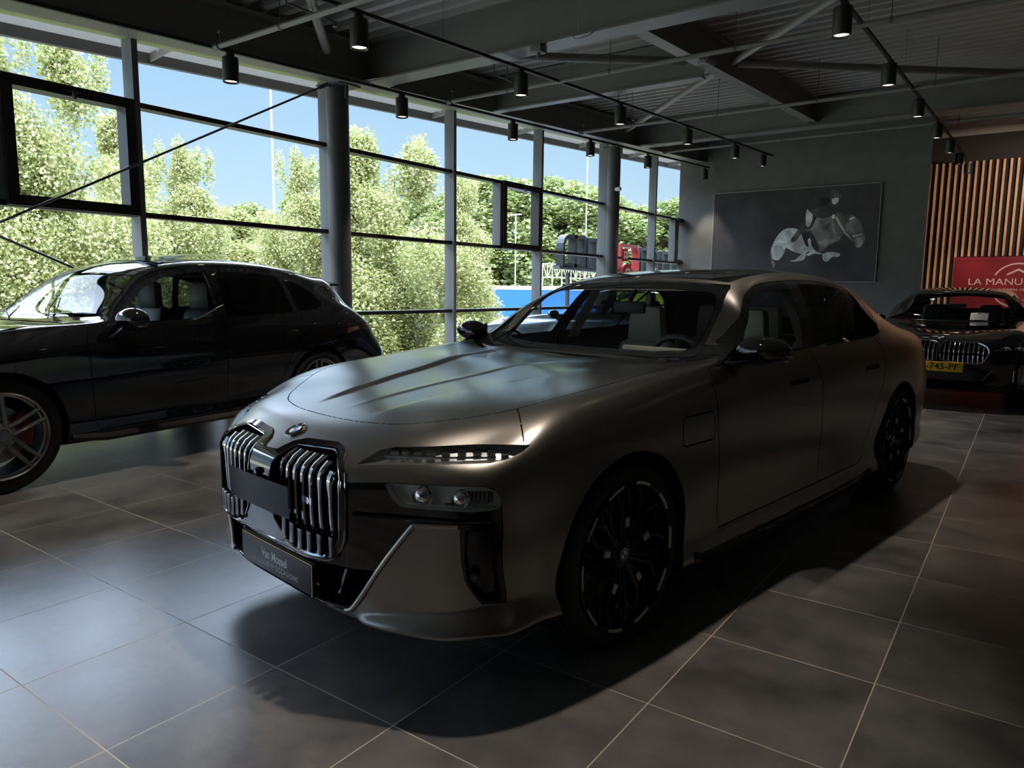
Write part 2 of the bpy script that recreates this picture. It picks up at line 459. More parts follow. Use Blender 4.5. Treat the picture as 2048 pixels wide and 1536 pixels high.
# ------------------------------------------------------------------ tables for the big saloon (local: x back from the nose, y to the car's left, z up)
def saloon_tables():
    Z = [(.25,.34,.50,.66,.77,.84,.90)]
    side = [
     [(.17,.78,.25),(.15,.795,.34),(.15,.80,.50),(.15,.80,.66),(.17,.79,.76),(.215,.77,.815),(.30,.725,.862)],
     [(.26,.865,.258),(.25,.882,.34),(.25,.89,.49),(.25,.888,.66),(.27,.88,.77),(.33,.855,.838),(.43,.79,.905)],
     [(.42,.92,.25),(.42,.932,.33),(.42,.94,.49),(.42,.94,.66),(.44,.93,.80),(.48,.905,.88),(.58,.825,.952)],
     [(.68,.94,.23),(.68,.95,.32),(.68,.957,.49),(.68,.96,.66),(.68,.955,.80),(.70,.93,.905),(.76,.835,.980)],
     [(.95,.945,.22),(.95,.955,.31),(.95,.965,.49),(.95,.97,.66),(.95,.965,.80),(.95,.935,.92),(.98,.84,.998)],
     [(1.28,.945,.20),(1.28,.955,.30),(1.28,.962,.48),(1.28,.965,.66),(1.28,.96,.80),(1.28,.935,.93),(1.28,.852,1.024)],
     [(1.60,.935,.18),(1.60,.955,.29),(1.60,.962,.48),(1.60,.965,.66),(1.60,.96,.80),(1.60,.94,.94),(1.60,.875,1.042)],
     [(2.00,.935,.18),(2.00,.955,.29),(2.00,.962,.48),(2.00,.965,.66),(2.00,.962,.80),(2.00,.945,.95),(2.00,.902,1.062)],
     [(2.40,.935,.18),(2.40,.955,.29),(2.40,.962,.48),(2.40,.965,.66),(2.40,.963,.80),(2.40,.948,.955),(2.40,.908,1.072)],
     [(2.90,.935,.18),(2.90,.955,.29),(2.90,.962,.48),(2.90,.965,.66),(2.90,.965,.80),(2.90,.950,.96),(2.90,.910,1.082)],
     [(3.35,.935,.18),(3.35,.955,.29),(3.35,.962,.48),(3.35,.967,.66),(3.35,.967,.80),(3.35,.955,.97),(3.35,.912,1.09)],
     [(3.75,.94,.19),(3.75,.958,.30),(3.75,.965,.48),(3.75,.972,.66),(3.75,.972,.80),(3.75,.957,.98),(3.75,.905,1.10)],
     [(4.15,.94,.21),(4.15,.958,.31),(4.15,.967,.48),(4.15,.974,.66),(4.15,.974,.81),(4.15,.955,.99),(4.15,.888,1.105)],
     [(4.55,.93,.24),(4.55,.952,.34),(4.55,.960,.49),(4.55,.966,.66),(4.55,.960,.81),(4.55,.935,.99),(4.55,.855,1.10)],
     [(4.85,.89,.27),(4.85,.91,.36),(4.85,.920,.50),(4.85,.925,.66),(4.85,.915,.81),(4.85,.885,.98),(4.85,.80,1.085)],
     [(5.08,.80,.30),(5.08,.83,.38),(5.10,.85,.50),(5.12,.86,.66),(5.10,.85,.81),(5.06,.82,.96),(5.02,.74,1.07)],
     [(5.20,.66,.32),(5.22,.70,.40),(5.25,.73,.50),(5.28,.74,.66),(5.27,.73,.81),(5.22,.70,.95),(5.14,.64,1.055)],
    ]
    top = [
     [(.155,0,.876),(.16,.21,.878),(.185,.42,.880),(.225,.60,.876)],
     [(.37,0,.914),(.375,.21,.916),(.39,.42,.920),(.41,.62,.920)],
     [(.57,0,.940),(.575,.21,.942),(.58,.42,.949),(.58,.64,.957)],
     [(.78,0,.962),(.78,.21,.965),(.78,.43,.974),(.77,.655,.984)],
     [(1.02,0,.983),(1.02,.21,.986),(1.02,.44,.997),(1.0,.67,1.005)],
     [(1.34,0,1.008),(1.34,.21,1.011),(1.33,.44,1.021),(1.30,.68,1.027)],
     [(1.76,0,1.036),(1.75,.22,1.037),(1.74,.50,1.045),(1.69,.775,1.062)],
     [(2.03,0,1.255),(2.03,.33,1.248),(2.05,.705,1.238),(2.01,.872,1.150)],
     [(2.30,0,1.448),(2.32,.32,1.441),(2.38,.615,1.418),(2.40,.815,1.27)],
     [(2.85,0,1.528),(2.87,.32,1.520),(2.9,.65,1.474),(2.90,.815,1.30)],
     [(3.35,0,1.530),(3.35,.32,1.521),(3.35,.655,1.474),(3.35,.812,1.30)],
     [(3.75,0,1.500),(3.75,.32,1.490),(3.75,.645,1.436),(3.75,.805,1.27)],
     [(4.15,0,1.425),(4.15,.32,1.413),(4.15,.60,1.348),(4.15,.785,1.215)],
     [(4.55,0,1.300),(4.55,.32,1.288),(4.55,.565,1.225),(4.55,.745,1.15)],
     [(4.85,0,1.165),(4.85,.31,1.160),(4.85,.53,1.135),(4.85,.68,1.11)],
     [(5.05,0,1.135),(5.05,.30,1.132),(5.05,.47,1.115),(5.04,.61,1.095)],
     [(5.20,0,1.115),(5.20,.25,1.112),(5.18,.40,1.10),(5.16,.53,1.08)],
    ]
    yj = (0,.21,.42,.62)
    FX = [ # per column j: x for k = 0..5
     (.00,-.035,-.085,-.10,-.075,.045), (.00,-.035,-.08,-.095,-.07,.05), (.02,-.01,-.045,-.06,-.035,.07), (.085,.06,.05,.05,.065,.13)]
    FZ = [(.240,.33,.48,.66,.77,.835),(.240,.33,.48,.66,.77,.835),(.235,.33,.485,.66,.77,.835),(.236,.335,.49,.66,.765,.825)]
    front = [[(FX[j][k], yj[j], FZ[j][k]) for k in range(6)]+[top[0][j]] for j in range(4)]
    rear = [[(x, yj[j]*.85, z) for x, z in ((5.22,.32),(5.25,.40),(5.29,.50),(5.31,.66),(5.30,.81),(5.25,.95))]+[top[16][j]] for j in range(4)]
    return dict(side=side, top=top, front=front, rear=rear)
# ------------------------------------------------------------------ tables for the black coupe SUV
def suv_tables():
    def st(x, w, zb, zs, xt=None, wt=None, zt=None):                # one station of the side, from sill to belt
        f = [(.955,0),(.975,.16),(.985,.36),(1.0,.56),(.995,.74),(.97,.89)]
        out = [(x, w*a, zb+(zs-zb)*b) for a, b in f]
        return out+[(x if xt is None else xt, wt, zt)]
    side = [
     [(.26,.80,.28),(.18,.82,.36),(.14,.82,.50),(.14,.82,.65),(.17,.80,.78),(.24,.77,.87),(.36,.72,.93)],
     [(.40,.90,.27),(.34,.91,.36),(.32,.915,.52),(.32,.915,.68),(.35,.90,.82),(.42,.87,.92),(.52,.78,.985)],
     st(.66,.955,.27,1.02,.72,.83,1.035), st(.92,.985,.27,1.03,.95,.84,1.055), st(1.25,.985,.26,1.06,1.25,.845,1.075),
     st(1.52,.98,.25,1.07,1.52,.875,1.085), st(1.95,.975,.25,1.075,1.95,.915,1.09), st(2.35,.975,.25,1.08,2.35,.92,1.095),
     st(2.8,.98,.25,1.085,2.8,.92,1.105), st(3.3,.985,.26,1.10,3.3,.92,1.125), st(3.75,.995,.28,1.12,3.75,.91,1.15),
     st(4.15,.985,.30,1.12,4.15,.885,1.165), st(4.45,.95,.32,1.10,4.42,.84,1.15), 
     [(4.76,.84,.38),(4.79,.88,.46),(4.82,.89,.58),(4.82,.88,.72),(4.72,.87,.88),(4.68,.85,.99),(4.62,.78,1.075)],
     [(4.88,.70,.42),(4.92,.73,.50),(4.95,.74,.60),(4.95,.74,.74),(4.85,.73,.88),(4.80,.71,.98),(4.74,.66,1.05)],
    ]
    top = [
     [(.20,0,.95),(.21,.22,.95),(.24,.43,.95),(.29,.60,.945)],
     [(.42,0,1.0),(.425,.22,1.0),(.44,.43,1.005),(.47,.62,1.0)],
     [(.68,0,1.04),(.68,.22,1.04),(.69,.44,1.05),(.71,.66,1.05)],
     [(.92,0,1.065),(.92,.22,1.065),(.93,.45,1.075),(.94,.68,1.075)],
     [(1.25,0,1.09),(1.25,.22,1.09),(1.25,.46,1.095),(1.25,.70,1.095)],
     [(1.62,0,1.105),(1.61,.24,1.105),(1.59,.52,1.105),(1.56,.79,1.10)],
     [(1.92,0,1.335),(1.93,.33,1.325),(1.95,.68,1.30),(1.95,.87,1.19)],
     [(2.20,0,1.545),(2.22,.32,1.535),(2.30,.62,1.50),(2.35,.82,1.33)],
     [(2.75,0,1.635),(2.75,.32,1.625),(2.78,.66,1.575),(2.8,.84,1.37)],
     [(3.3,0,1.635),(3.3,.32,1.627),(3.3,.67,1.575),(3.3,.84,1.36)],
     [(3.75,0,1.59),(3.75,.32,1.58),(3.75,.66,1.53),(3.75,.82,1.33)],
     [(4.10,0,1.53),(4.10,.32,1.52),(4.12,.62,1.47),(4.14,.78,1.29)],
     [(4.36,0,1.47),(4.36,.31,1.46),(4.38,.57,1.41),(4.42,.70,1.25)],
     [(4.62,0,1.20),(4.62,.28,1.19),(4.62,.48,1.17),(4.62,.63,1.13)],
     [(4.76,0,1.08),(4.76,.25,1.08),(4.76,.42,1.075),(4.75,.55,1.065)],
    ]
    yj = (0,.22,.43,.62)
    FX = [(.10,.05,.01,0,.03,.10),(.10,.05,.015,.005,.035,.105),(.12,.07,.04,.03,.055,.13),(.18,.11,.08,.075,.10,.175)]
    FZ = (.26,.35,.50,.65,.78,.88)
    front = [[(FX[j][k], yj[j], FZ[k]) for k in range(6)]+[top[0][j]] for j in range(4)]
    rear = [[(x, yj[j]*.85, z) for x, z in ((4.92,.42),(4.96,.50),(5.0,.60),(5.0,.74),(4.90,.88),(4.84,.99))]+[top[-1][j]] for j in range(4)]
    return dict(side=side, top=top, front=front, rear=rear)
SUV_LOC, SUV_TH = (-6.294,.837,0), -.105
# ------------------------------------------------------------------ the showroom shell
FX0 = -8.3; YB, YE, XR = -8.0, 24.0, 9.5
def zb(y): return 3.70+.06*y                    # underside of the main steel
def zg(y): return 3.79+.0607*y                  # head of the glass
def tile_mat():
    m = mat('floor_tile', (.10,.10,.10), .36, 0, 1.0); n, l, b = nodes(m)
    tc = n.new('ShaderNodeTexCoord'); sp = n.new('ShaderNodeSeparateXYZ'); l.new(tc.outputs['Object'], sp.inputs[0])
    def mth(op, a, c=None, d=None):
        x = n.new('ShaderNodeMath'); x.operation = op
        for i, v in enumerate((a, c, d)):
            if v is None: continue
            if isinstance(v, (int, float)): x.inputs[i].default_value = v
            else: l.new(v, x.inputs[i])
        return x.outputs[0]
    cells, ds = [], []
    for i, off in ((0, .258), (1, .328)):
        u = mth('DIVIDE', mth('SUBTRACT', sp.outputs[i], off), .6); cells.append(mth('FLOOR', u))
        f = mth('FRACT', u); ds.append(mth('MINIMUM', f, mth('SUBTRACT', 1.0, f)))
    d = mth('MINIMUM', ds[0], ds[1]); g = mth('LESS_THAN', d, .0036)
    cb = n.new('ShaderNodeCombineXYZ'); l.new(cells[0], cb.inputs[0]); l.new(cells[1], cb.inputs[1])
    wnz = n.new('ShaderNodeTexWhiteNoise'); l.new(cb.outputs[0], wnz.inputs['Vector'])
    ad = n.new('ShaderNodeVectorMath'); ad.operation = 'ADD'; l.new(tc.outputs['Object'], ad.inputs[0])
    sc_ = n.new('ShaderNodeVectorMath'); sc_.operation = 'SCALE'; sc_.inputs['Scale'].default_value = 37; l.new(wnz.outputs['Color'], sc_.inputs[0]); l.new(sc_.outputs[0], ad.inputs[1])
    n1 = n.new('ShaderNodeTexNoise'); n1.inputs['Scale'].default_value = 2.6; n1.inputs['Detail'].default_value = 9; n1.inputs['Roughness'].default_value = .62; l.new(ad.outputs[0], n1.inputs['Vector'])
    mp = n.new('ShaderNodeMapping'); mp.inputs['Scale'].default_value = (10, 90, 10); l.new(ad.outputs[0], mp.inputs[0])
    n2 = n.new('ShaderNodeTexNoise'); n2.inputs['Scale'].default_value = .8; n2.inputs['Detail'].default_value = 5; l.new(mp.outputs[0], n2.inputs['Vector'])
    r1 = n.new('ShaderNodeValToRGB'); r1.color_ramp.elements[0].position = .32; r1.color_ramp.elements[1].position = .68
    r1.color_ramp.elements[0].color = (.058,.055,.060,1); r1.color_ramp.elements[1].color = (.200,.193,.188,1); l.new(n1.outputs[0], r1.inputs[0])
    mx = n.new('ShaderNodeMix'); mx.data_type = 'RGBA'; mx.blend_type = 'MULTIPLY'; mx.inputs[0].default_value = .35
    r2 = n.new('ShaderNodeValToRGB'); r2.color_ramp.elements[0].position = .35; r2.color_ramp.elements[1].position = .75; r2.color_ramp.elements[0].color = (.65,.65,.65,1); l.new(n2.outputs[0], r2.inputs[0])
    l.new(r1.outputs[0], mx.inputs[6]); l.new(r2.outputs[0], mx.inputs[7])
    m3 = n.new('ShaderNodeMix'); m3.data_type = 'RGBA'; l.new(g, m3.inputs[0]); l.new(mx.outputs[2], m3.inputs[6]); m3.inputs[7].default_value = (.50,.46,.39,1)
    l.new(m3.outputs[2], b.inputs['Base Color'])
    rr = mth('ADD', mth('MULTIPLY', n1.outputs[0], .16), .24); l.new(mth('MAXIMUM', rr, mth('MULTIPLY', g, .8)), b.inputs['Roughness'])
    bp = n.new('ShaderNodeBump'); bp.inputs['Strength'].default_value = .10; bp.inputs['Distance'].default_value = .002
    l.new(mth('ADD', mth('MULTIPLY', n2.outputs[0], .5), mth('MULTIPLY', g, -3.0)), bp.inputs['Height']); l.new(bp.outputs[0], b.inputs['Normal'])
    return m
def struct(name, b, m, parent=None, ang=30):
    o = obj(name, b, m, parent, ang)
    if parent is None: o['kind'] = 'structure'
    return o
M['tile'] = tile_mat()
M['wall'] = mat('dark_green_grey_wall', (.06,.064,.06), .75); noise(M['wall'], 'Base Color', 3, (.120,.121,.115), (.138,.139,.132))
M['steel'] = mat('dark_steel', (.075,.075,.078), .42, 0, .5)
M['steel_l'] = mat('painted_steel', (.18,.176,.16), .45)
M['deck'] = mat('steel_deck', (.36,.35,.32), .38)
M['alu'] = mat('window_aluminium', (.13,.134,.138), .35, 0, .5)
M['frame'] = mat('window_sash', (.020,.017,.017), .4)
M['pane'] = thin_glass('window_pane', (.93,.96,.95), .9)
M['beige'] = mat('beige_header', (.20,.185,.155), .7)
M['head'] = mat('head_foliage_reflection', (.30,.34,.13), .6)  # yellow-green reflection of the foliage painted into the rail colour
M['lens'] = mat('lamp_lens', (.9,.85,.75), .3, emit=(1.0,.86,.62), es=4)
b = B(); box(b, FX0-.1, XR, YB, YE, -.12, 0); struct('floor', b, M['tile'], None, 0)
# corrugated roof deck (ribs across the room) with the roof slab on it
b = B(); ys = []; y = YB; pit = .27
while y < YE:
    ys += [(y,0),(y+.10,0),(y+.115,.12),(y+.255,.12)]; y += pit
A = [b.verts.new((FX0-.15, yy, zb(yy)+.56+dz)) for yy, dz in ys]; C = [b.verts.new((XR, yy, zb(yy)+.56+dz)) for yy, dz in ys]
for i in range(len(ys)-1): b.faces.new((A[i],C[i],C[i+1],A[i+1]))
fix(b); box(b, FX0-.15, XR, YB, YE, 0, .2, Matrix(((1,0,0,0),(0,1,0,0),(0,.06,1,3.70+.79),(0,0,0,1))))
struct('ceiling', b, M['deck'], None, 20)
b = B(); box(b, FX0+.0, -2.18, 19.6, 19.8, 0, zb(19.6)+.62); box(b, -4.2, -4.0, 19.8, YE, 0, zb(YE)+.62); struct('wall_end', b, M['wall'], None, 0)
b = B(); box(b, -2.21,-2.165,19.585,19.63,0,zb(19.6)+.6); struct('trim_1', b, M['alu'], None, 0)
b = B(); box(b, -4.2, XR, YE, YE+.2, 0, zb(YE)+.62); struct('wall_far', b, mat('dark_brown_wall',(.016,.011,.009),.8), None, 0)
b = B(); box(b, XR, XR+.2, YB, YE, 0, zb(YE)+.62); struct('wall_right', b, M['wall'], None, 0)
b = B(); box(b, -5.6, XR, YB-.2, YB, 0, zb(YB)+.62); box(b, FX0, -5.6, YB-.2, YB, 3.32, zb(YB)+.62); struct('wall_front', b, M['wall'], None, 0)
for i in range(1):                                                   # glazed bay added unseen behind the viewer to light the car's front
    x0 = FX0+2.7*i; w = empty('window_%d' % (20+i), (x0, YB, 0), 0, kind='structure')
    b = B(); box(b, -.035,.035,-.1,.1,0,3.32); box(b, 2.665,2.7,-.1,.1,0,3.32); obj('mullion', b, M['alu'], w, 0)
    b = B(); [box(b, .035,2.665,-.06,.06,z-.03,z+.03) for z in (.03,1.1,2.2,3.30)]; obj('transom', b, M['frame'], w, 0)
    b = B(); b.faces.new([b.verts.new(p) for p in ((.0,0,0),(2.7,0,0),(2.7,0,3.32),(0,0,3.32))]); obj('pane', b, M['pane'], w, 0)
# ---- window wall: one bay every 2.7 m
k = 0; y = 4.3-2.7*4; bays = []
while y < 19.5: bays.append(y); y += 2.7
for i, y0 in enumerate(bays):
    y1 = y0+2.7; w = empty('window_%d' % (i+1), (FX0, y0, 0), 0, kind='structure')
    def wb(x0,x1,a,c,z0,z1,b): box(b, x0-FX0, x1-FX0, a-y0, c-y0, z0, z1)
    b = B(); wb(FX0-.07, FX0+.14, y0-.033, y0+.033, 0, zg(y0)+.12, b); obj('mullion', b, M['alu'], w, 0)
    if i == len(bays)-1:
        b = B(); wb(FX0-.07, FX0+.14, y1-.033, y1+.033, 0, zg(y1)+.12, b); obj('mullion', b, M['alu'], w, 0)
    opening = (i % 3 == 0); ym = y0+1.35
    for z in (.03, 1.0, 2.17, 3.36):
        b = B(); wb(FX0-.06, FX0+.09, y0+.033, y1-.033, z-.028, z+.028, b); obj('transom', b, M['frame'], w, 0)
    b = B(); t0, t1 = zg(y0), zg(y1); vs = []
    for xx in (FX0-.06-FX0, .10):
        for (yy, zz) in ((.033,t0),(2.667,t1)):
            vs += [b.verts.new((xx,yy,zz)), b.verts.new((xx,yy,zz+.16))]
    for q in ((0,1,3,2),(4,6,7,5),(0,4,5,1),(2,3,7,6),(0,2,6,4),(1,5,7,3)): b.faces.new([vs[j] for j in q])
    obj('head_rail', fix(b), M['head'], w, 0)
    b = B(); vs = [b.verts.new(p) for p in ((0,.033,0),(0,2.667,0),(0,2.667,t1),(0,.033,t0))]; b.faces.new(vs); obj('pane', b, M['pane'], w, 0)
    if opening:
        b = B(); wb(FX0-.06, FX0+.12, ym-.03, ym+.03, 2.20, 3.33, b); obj('sub_mullion', b, M['alu'], w, 0)
        b = B(); a, c, z0, z1 = ym+.03, y1-.035, 2.15, 3.39; t = .105
        wb(FX0-.04, FX0+.16, a, c, z0, z0+t, b); wb(FX0-.04, FX0+.16, a, c, z1-t, z1, b); wb(FX0-.04, FX0+.16, a, a+t, z0+t, z1-t, b); wb(FX0-.04, FX0+.16, c-t, c, z0+t, z1-t, b)
        wb(FX0+.10, FX0+.185, a+.03, c-.03, z0+.03, z0+.06, b); wb(FX0+.10, FX0+.185, a+.03, c-.03, z1-.06, z1-.03, b)
        sash = obj('sash', b, M['frame'], w, 0)
        b = B(); wb(FX0+.185, FX0+.20, (a+c)/2-.05, (a+c)/2+.05, z1-.075, z1-.05, b); wb(FX0+.185, FX0+.23, (a+c)/2-.012, (a+c)/2+.012, z1-.14, z1-.06, b); obj('window_handle', b, M['steel'], sash, 0)
# strip between glass head and roof, and the edge beam in front of it
b = B()
def sloped(b, x0, x1, ya, yb_, z0, z1, f=zb):
    vs = [b.verts.new((x, y, f(y)+z)) for x in (x0,x1) for y in (ya,yb_) for z in (z0,z1)]
    for q in ((0,1,3,2),(4,6,7,5),(0,4,5,1),(2,3,7,6),(0,2,6,4),(1,5,7,3)): b.faces.new([vs[i] for i in q])
sloped(b, FX0-.10, FX0+.06, YB, 20.5, .14, .62, zg); struct('wall_above_windows', fix(b), M['black_matt'], None, 0)
def thing(name, b, m, label, cat, group=None, ang=30):
    return tag(obj(name, b, m, None, ang), label, cat, group)
def ibeam_y(b, x, ya, yb_, z0, h, w, t=.02):
    sloped(b, x-w/2, x+w/2, ya, yb_, z0, z0+t); sloped(b, x-.008, x+.008, ya, yb_, z0+t, z0+h-t); sloped(b, x-w/2, x+w/2, ya, yb_, z0+h-t, z0+h)
def ibeam_x(b, y, xa, xb, z0, h, w, t=.022):
    z = zb(y)+z0; box(b, xa,xb,y-w/2,y+w/2,z,z+t); box(b, xa,xb,y-.009,y+.009,z+t,z+h-t); box(b, xa,xb,y-w/2,y+w/2,z+h-t,z+h)
b = B(); ibeam_y(b, -7.72, YB, 19.6, .0, .50, .36); thing('steel_beam', fix(b), M['steel_l'], 'long dark edge beam running above the window wall, carrying the column heads', 'beam', ang=0)
for y, lab in ((-1.0,None),(7.3,'deep dark steel roof beam crossing the room from the nearest column'),(15.6,'deep dark steel roof beam crossing the room in front of the picture wall')):
    b = B(); ibeam_x(b, y, -7.70, XR, .0, .55, .30)
    for s in (-1,1):                                                 # haunch at the column
        vs = [b.verts.new(p) for p in ((-7.9,y+s*.012,zb(y)-.0),(-7.15,y+s*.012,zb(y)+.02),(-7.15,y+s*.15,zb(y)+.02),(-7.9,y+s*.30,zb(y)))]; b.faces.new(vs)
    o = thing('steel_beam', fix(b), M['steel_l'], lab or 'deep dark steel roof beam behind the viewer', 'beam', ang=0)
b = B(); ibeam_x(b, 10.0, -7.54, -3.95, .0, .54, .16); thing('steel_beam', fix(b), M['steel_l'], 'slender cross beam between the window edge beam and the lengthwise beam', 'beam', ang=0)
b = B(); ibeam_y(b, -3.85, 7.31, 15.59, .10, .45, .18); thing('steel_beam', fix(b), M['steel_l'], 'lengthwise roof beam running away between the two deep cross beams', 'beam', ang=0)
b = B(); ibeam_y(b, .15, 7.31, 15.59, .10, .45, .18); thing('steel_beam', fix(b), M['steel_l'], 'lengthwise roof beam at the far right edge of the ceiling', 'beam', ang=0)
for y, lab in ((7.0,'round dark grey steel column nearest the viewer, behind the black coupe SUV'),(15.1,'round dark grey steel column further back, with a red sign on it')):
    b = B(); tube(b, (-8.0,y,0), (-8.0,y,zb(y)), .152, 40); box(b, -8.2,-7.75,y-.2,y+.2,zb(y)-.02,zb(y)+.0); box(b,-8.15,-7.8,y-.02,y+.02,zb(y)-.18,zb(y)-.02)
    thing('steel_column', fix(b), M['steel'], lab, 'column')
def pipe(pts, r, label, name='pipe', cat='pipe', m='steel', group=None, n=12):
    b = B()
    for i in range(len(pts)-1): tube(b, pts[i], pts[i+1], r, n)
    return thing(name, fix(b), M[m], label, cat, group)
P_ = 3.62
for y, lab in ((4.72,'sprinkler pipe crossing the ceiling at the top left, nearest the viewer'),(8.5,'sprinkler pipe crossing the ceiling behind the first deep beam'),(12.35,'sprinkler pipe crossing the ceiling halfway to the second deep beam'),(16.2,'sprinkler pipe crossing in front of the top of the picture wall')):
    o = pipe([(-7.25,y,P_+.06*y),(XR,y,P_+.06*y)], .028, lab, m='steel_l')
    b = B(); z = P_+.06*y
    tube(b, (-7.30,y,z),(-7.22,y,z), .040, 12); tube(b, (-7.2,y,z),(-7.2,y,z+.14), .012, 8); tube(b, (-7.2,y,z+.13),(-7.2,y,z+.15), .03, 8)
    for x in (-6.2,-4.6,-3.0,-1.4,.2): tube(b, (x,y,z),(x,y,zb(y)+.56), .005, 6); tube(b, (x-.012,y,z),(x+.012,y,z), .034, 12)
    obj('pipe_clamp', fix(b), M['steel'], o)
D_ = 3.97
def dz(y): return D_+.06*y
for (x0,y0,x1,y1,lab) in ((-7.55,14.75,-3.97,10.75,'round bracing tube from the far column up to the lengthwise beam'),(-3.70,10.45,-.95,7.45,'round bracing tube from the lengthwise beam to the first deep beam, upper right'),
                          (-6.55,7.45,-3.97,10.30,'round bracing tube behind the first deep beam, leading away to the lengthwise beam'),(-3.70,10.60,.05,14.80,'round bracing tube running right from the lengthwise beam towards the far right corner'),
                          (-7.5,6.4,-4.4,3.3,'round bracing tube leaving the head of the nearest column')):
    pipe([(x0,y0,dz(y0)),(x1,y1,dz(y1))], .055, lab, 'bracing_tube', 'bracing', 'steel_l', n=20)
for (a, c, lab) in (((-7.98,6.85,4.12),(-7.98,-.9,-.1+.05),'thin steel tie rod slanting down to the left from the nearest column head'),((-7.94,6.85,.06),(-7.94,2.0,2.18),'thin steel tie rod slanting the other way behind the black SUV')):
    o = pipe([a, c], .013, lab, 'tie_rod', 'rod', n=10)
    d = (Vector(c)-Vector(a)).normalized(); b = B(); tube(b, Vector(a)-d*.02, Vector(a)+d*.22, .024, 10); box(b, a[0]-.01,a[0]+.01,a[1]-.02,a[1]+.12,a[2]-.05,a[2]+.06); obj('turnbuckle', b, M['steel'], o)
# small ceiling fittings
b = B(); tube(b, (-3.72,9.40,4.38),(-3.72,9.72,4.40), .055, 16); tube(b, (-3.72,9.40,4.38),(-3.72,9.36,4.38), .035, 12); box(b, -3.85,-3.72,9.50,9.60,4.36,4.46); thing('projector_tube', b, M['steel_l'], 'short grey cylinder fixed to the side of the lengthwise roof beam', 'sensor')
b = B(); z = zb(7.3); box(b, -4.87,-4.73,7.10,7.24,z-.09,z-.005, bev=.006); tube(b, (-4.80,7.17,z-.09),(-4.80,7.17,z-.14), .025, 12, .018); tube(b, (-4.80,7.17,z-.14),(-4.80,7.17,z-.155), .012,10); thing('ceiling_sensor', b, mat('sensor_grey',(.14,.14,.13),.5), 'small square sensor box under the first deep beam', 'sensor')
b = B(); path(b, spline([(-4.25,7.12,4.62),(-4.22,7.11,4.45),(-4.24,7.11,4.28),(-4.24,7.12,z+.02),(-4.28,7.05,z-.03),(-4.18,6.98,z-.10),(-4.08,7.05,z-.06),(-4.06,7.12,z-.01)], 5), .006, 6); thing('loose_cable', b, mat('cable_grey',(.3,.3,.28),.5), 'loose grey cable looping out of the first deep beam', 'cable')
for (x,y) in ((-6.5,8.9),(-6.45,12.6),(-6.3,5.2)):
    zz = zb(y)+.18; b = B(); tube(b, (x,y-.32,zz),(x,y+.32,zz), .012, 8); tube(b, (x,y-.32,zz),(x,y-.32,zz+.3), .008, 6); tube(b, (x,y+.30,zz),(x,y+.30,zz-.05), .02, 8, .03); tube(b, (x,y,zz),(x,y,zz+.36),.004,6)
    thing('sprinkler_arm', fix(b), M['steel'], {8.9:'thin sprinkler arm hanging just behind the first deep beam',12.6:'thin sprinkler arm hanging near the far column',5.2:'thin sprinkler arm at the top left of the ceiling'}[y], 'sprinkler')
b = B(); bmesh.ops.create_uvsphere(b, u_segments=16, v_segments=10, radius=.05, matrix=Matrix.Translation((-7.80,15.02,3.66))); tube(b, (-7.9,15.02,3.66),(-7.80,15.02,3.66), .045, 14); thing('wall_camera', b, mat('white_plastic',(.7,.7,.68),.4), 'small white dome camera on the far column', 'camera')
b = B(); sg = []; box(b, -7.79,-7.77,15.22,15.50,2.06,2.34); so2 = thing('fire_hose_sign', b, mat('sign_red',(.55,.02,.03),.4), 'square red safety sign with white hose symbol on the far column', 'sign', ang=0)
b = B(); X = -7.762
for P in ([(15.27,2.10),(15.31,2.10),(15.31,2.25),(15.27,2.25)],[(15.27,2.25),(15.40,2.25),(15.40,2.29),(15.27,2.29)],[(15.40,2.12),(15.45,2.12),(15.45,2.29),(15.40,2.29)],[(15.33,2.13),(15.38,2.13),(15.38,2.19),(15.33,2.19)]): b.faces.new([b.verts.new((X,p,q)) for p, q in P])
obj('sign_symbol', b, M['white'], so2, 0)
b = B(); lathe(b, [(.0,-.05),(.24,-.05),(.26,-.03),(.26,.03),(.24,.05),(.0,.05)], 32, axis='X', c=(-7.78,15.42,1.75)); hr = thing('fire_hose_reel', b, mat('reel_red',(.45,.02,.03),.35), 'round red fire hose reel below the red sign', 'hose reel')
b = B(); lathe(b, [(.10,.052),(.16,.055),(.16,.06),(.10,.06)], 24, axis='X', c=(-7.78,15.42,1.75)); box(b, -7.95,-7.83,15.3,15.5,1.5,1.7); obj('reel_hub', b, M['white'], hr)
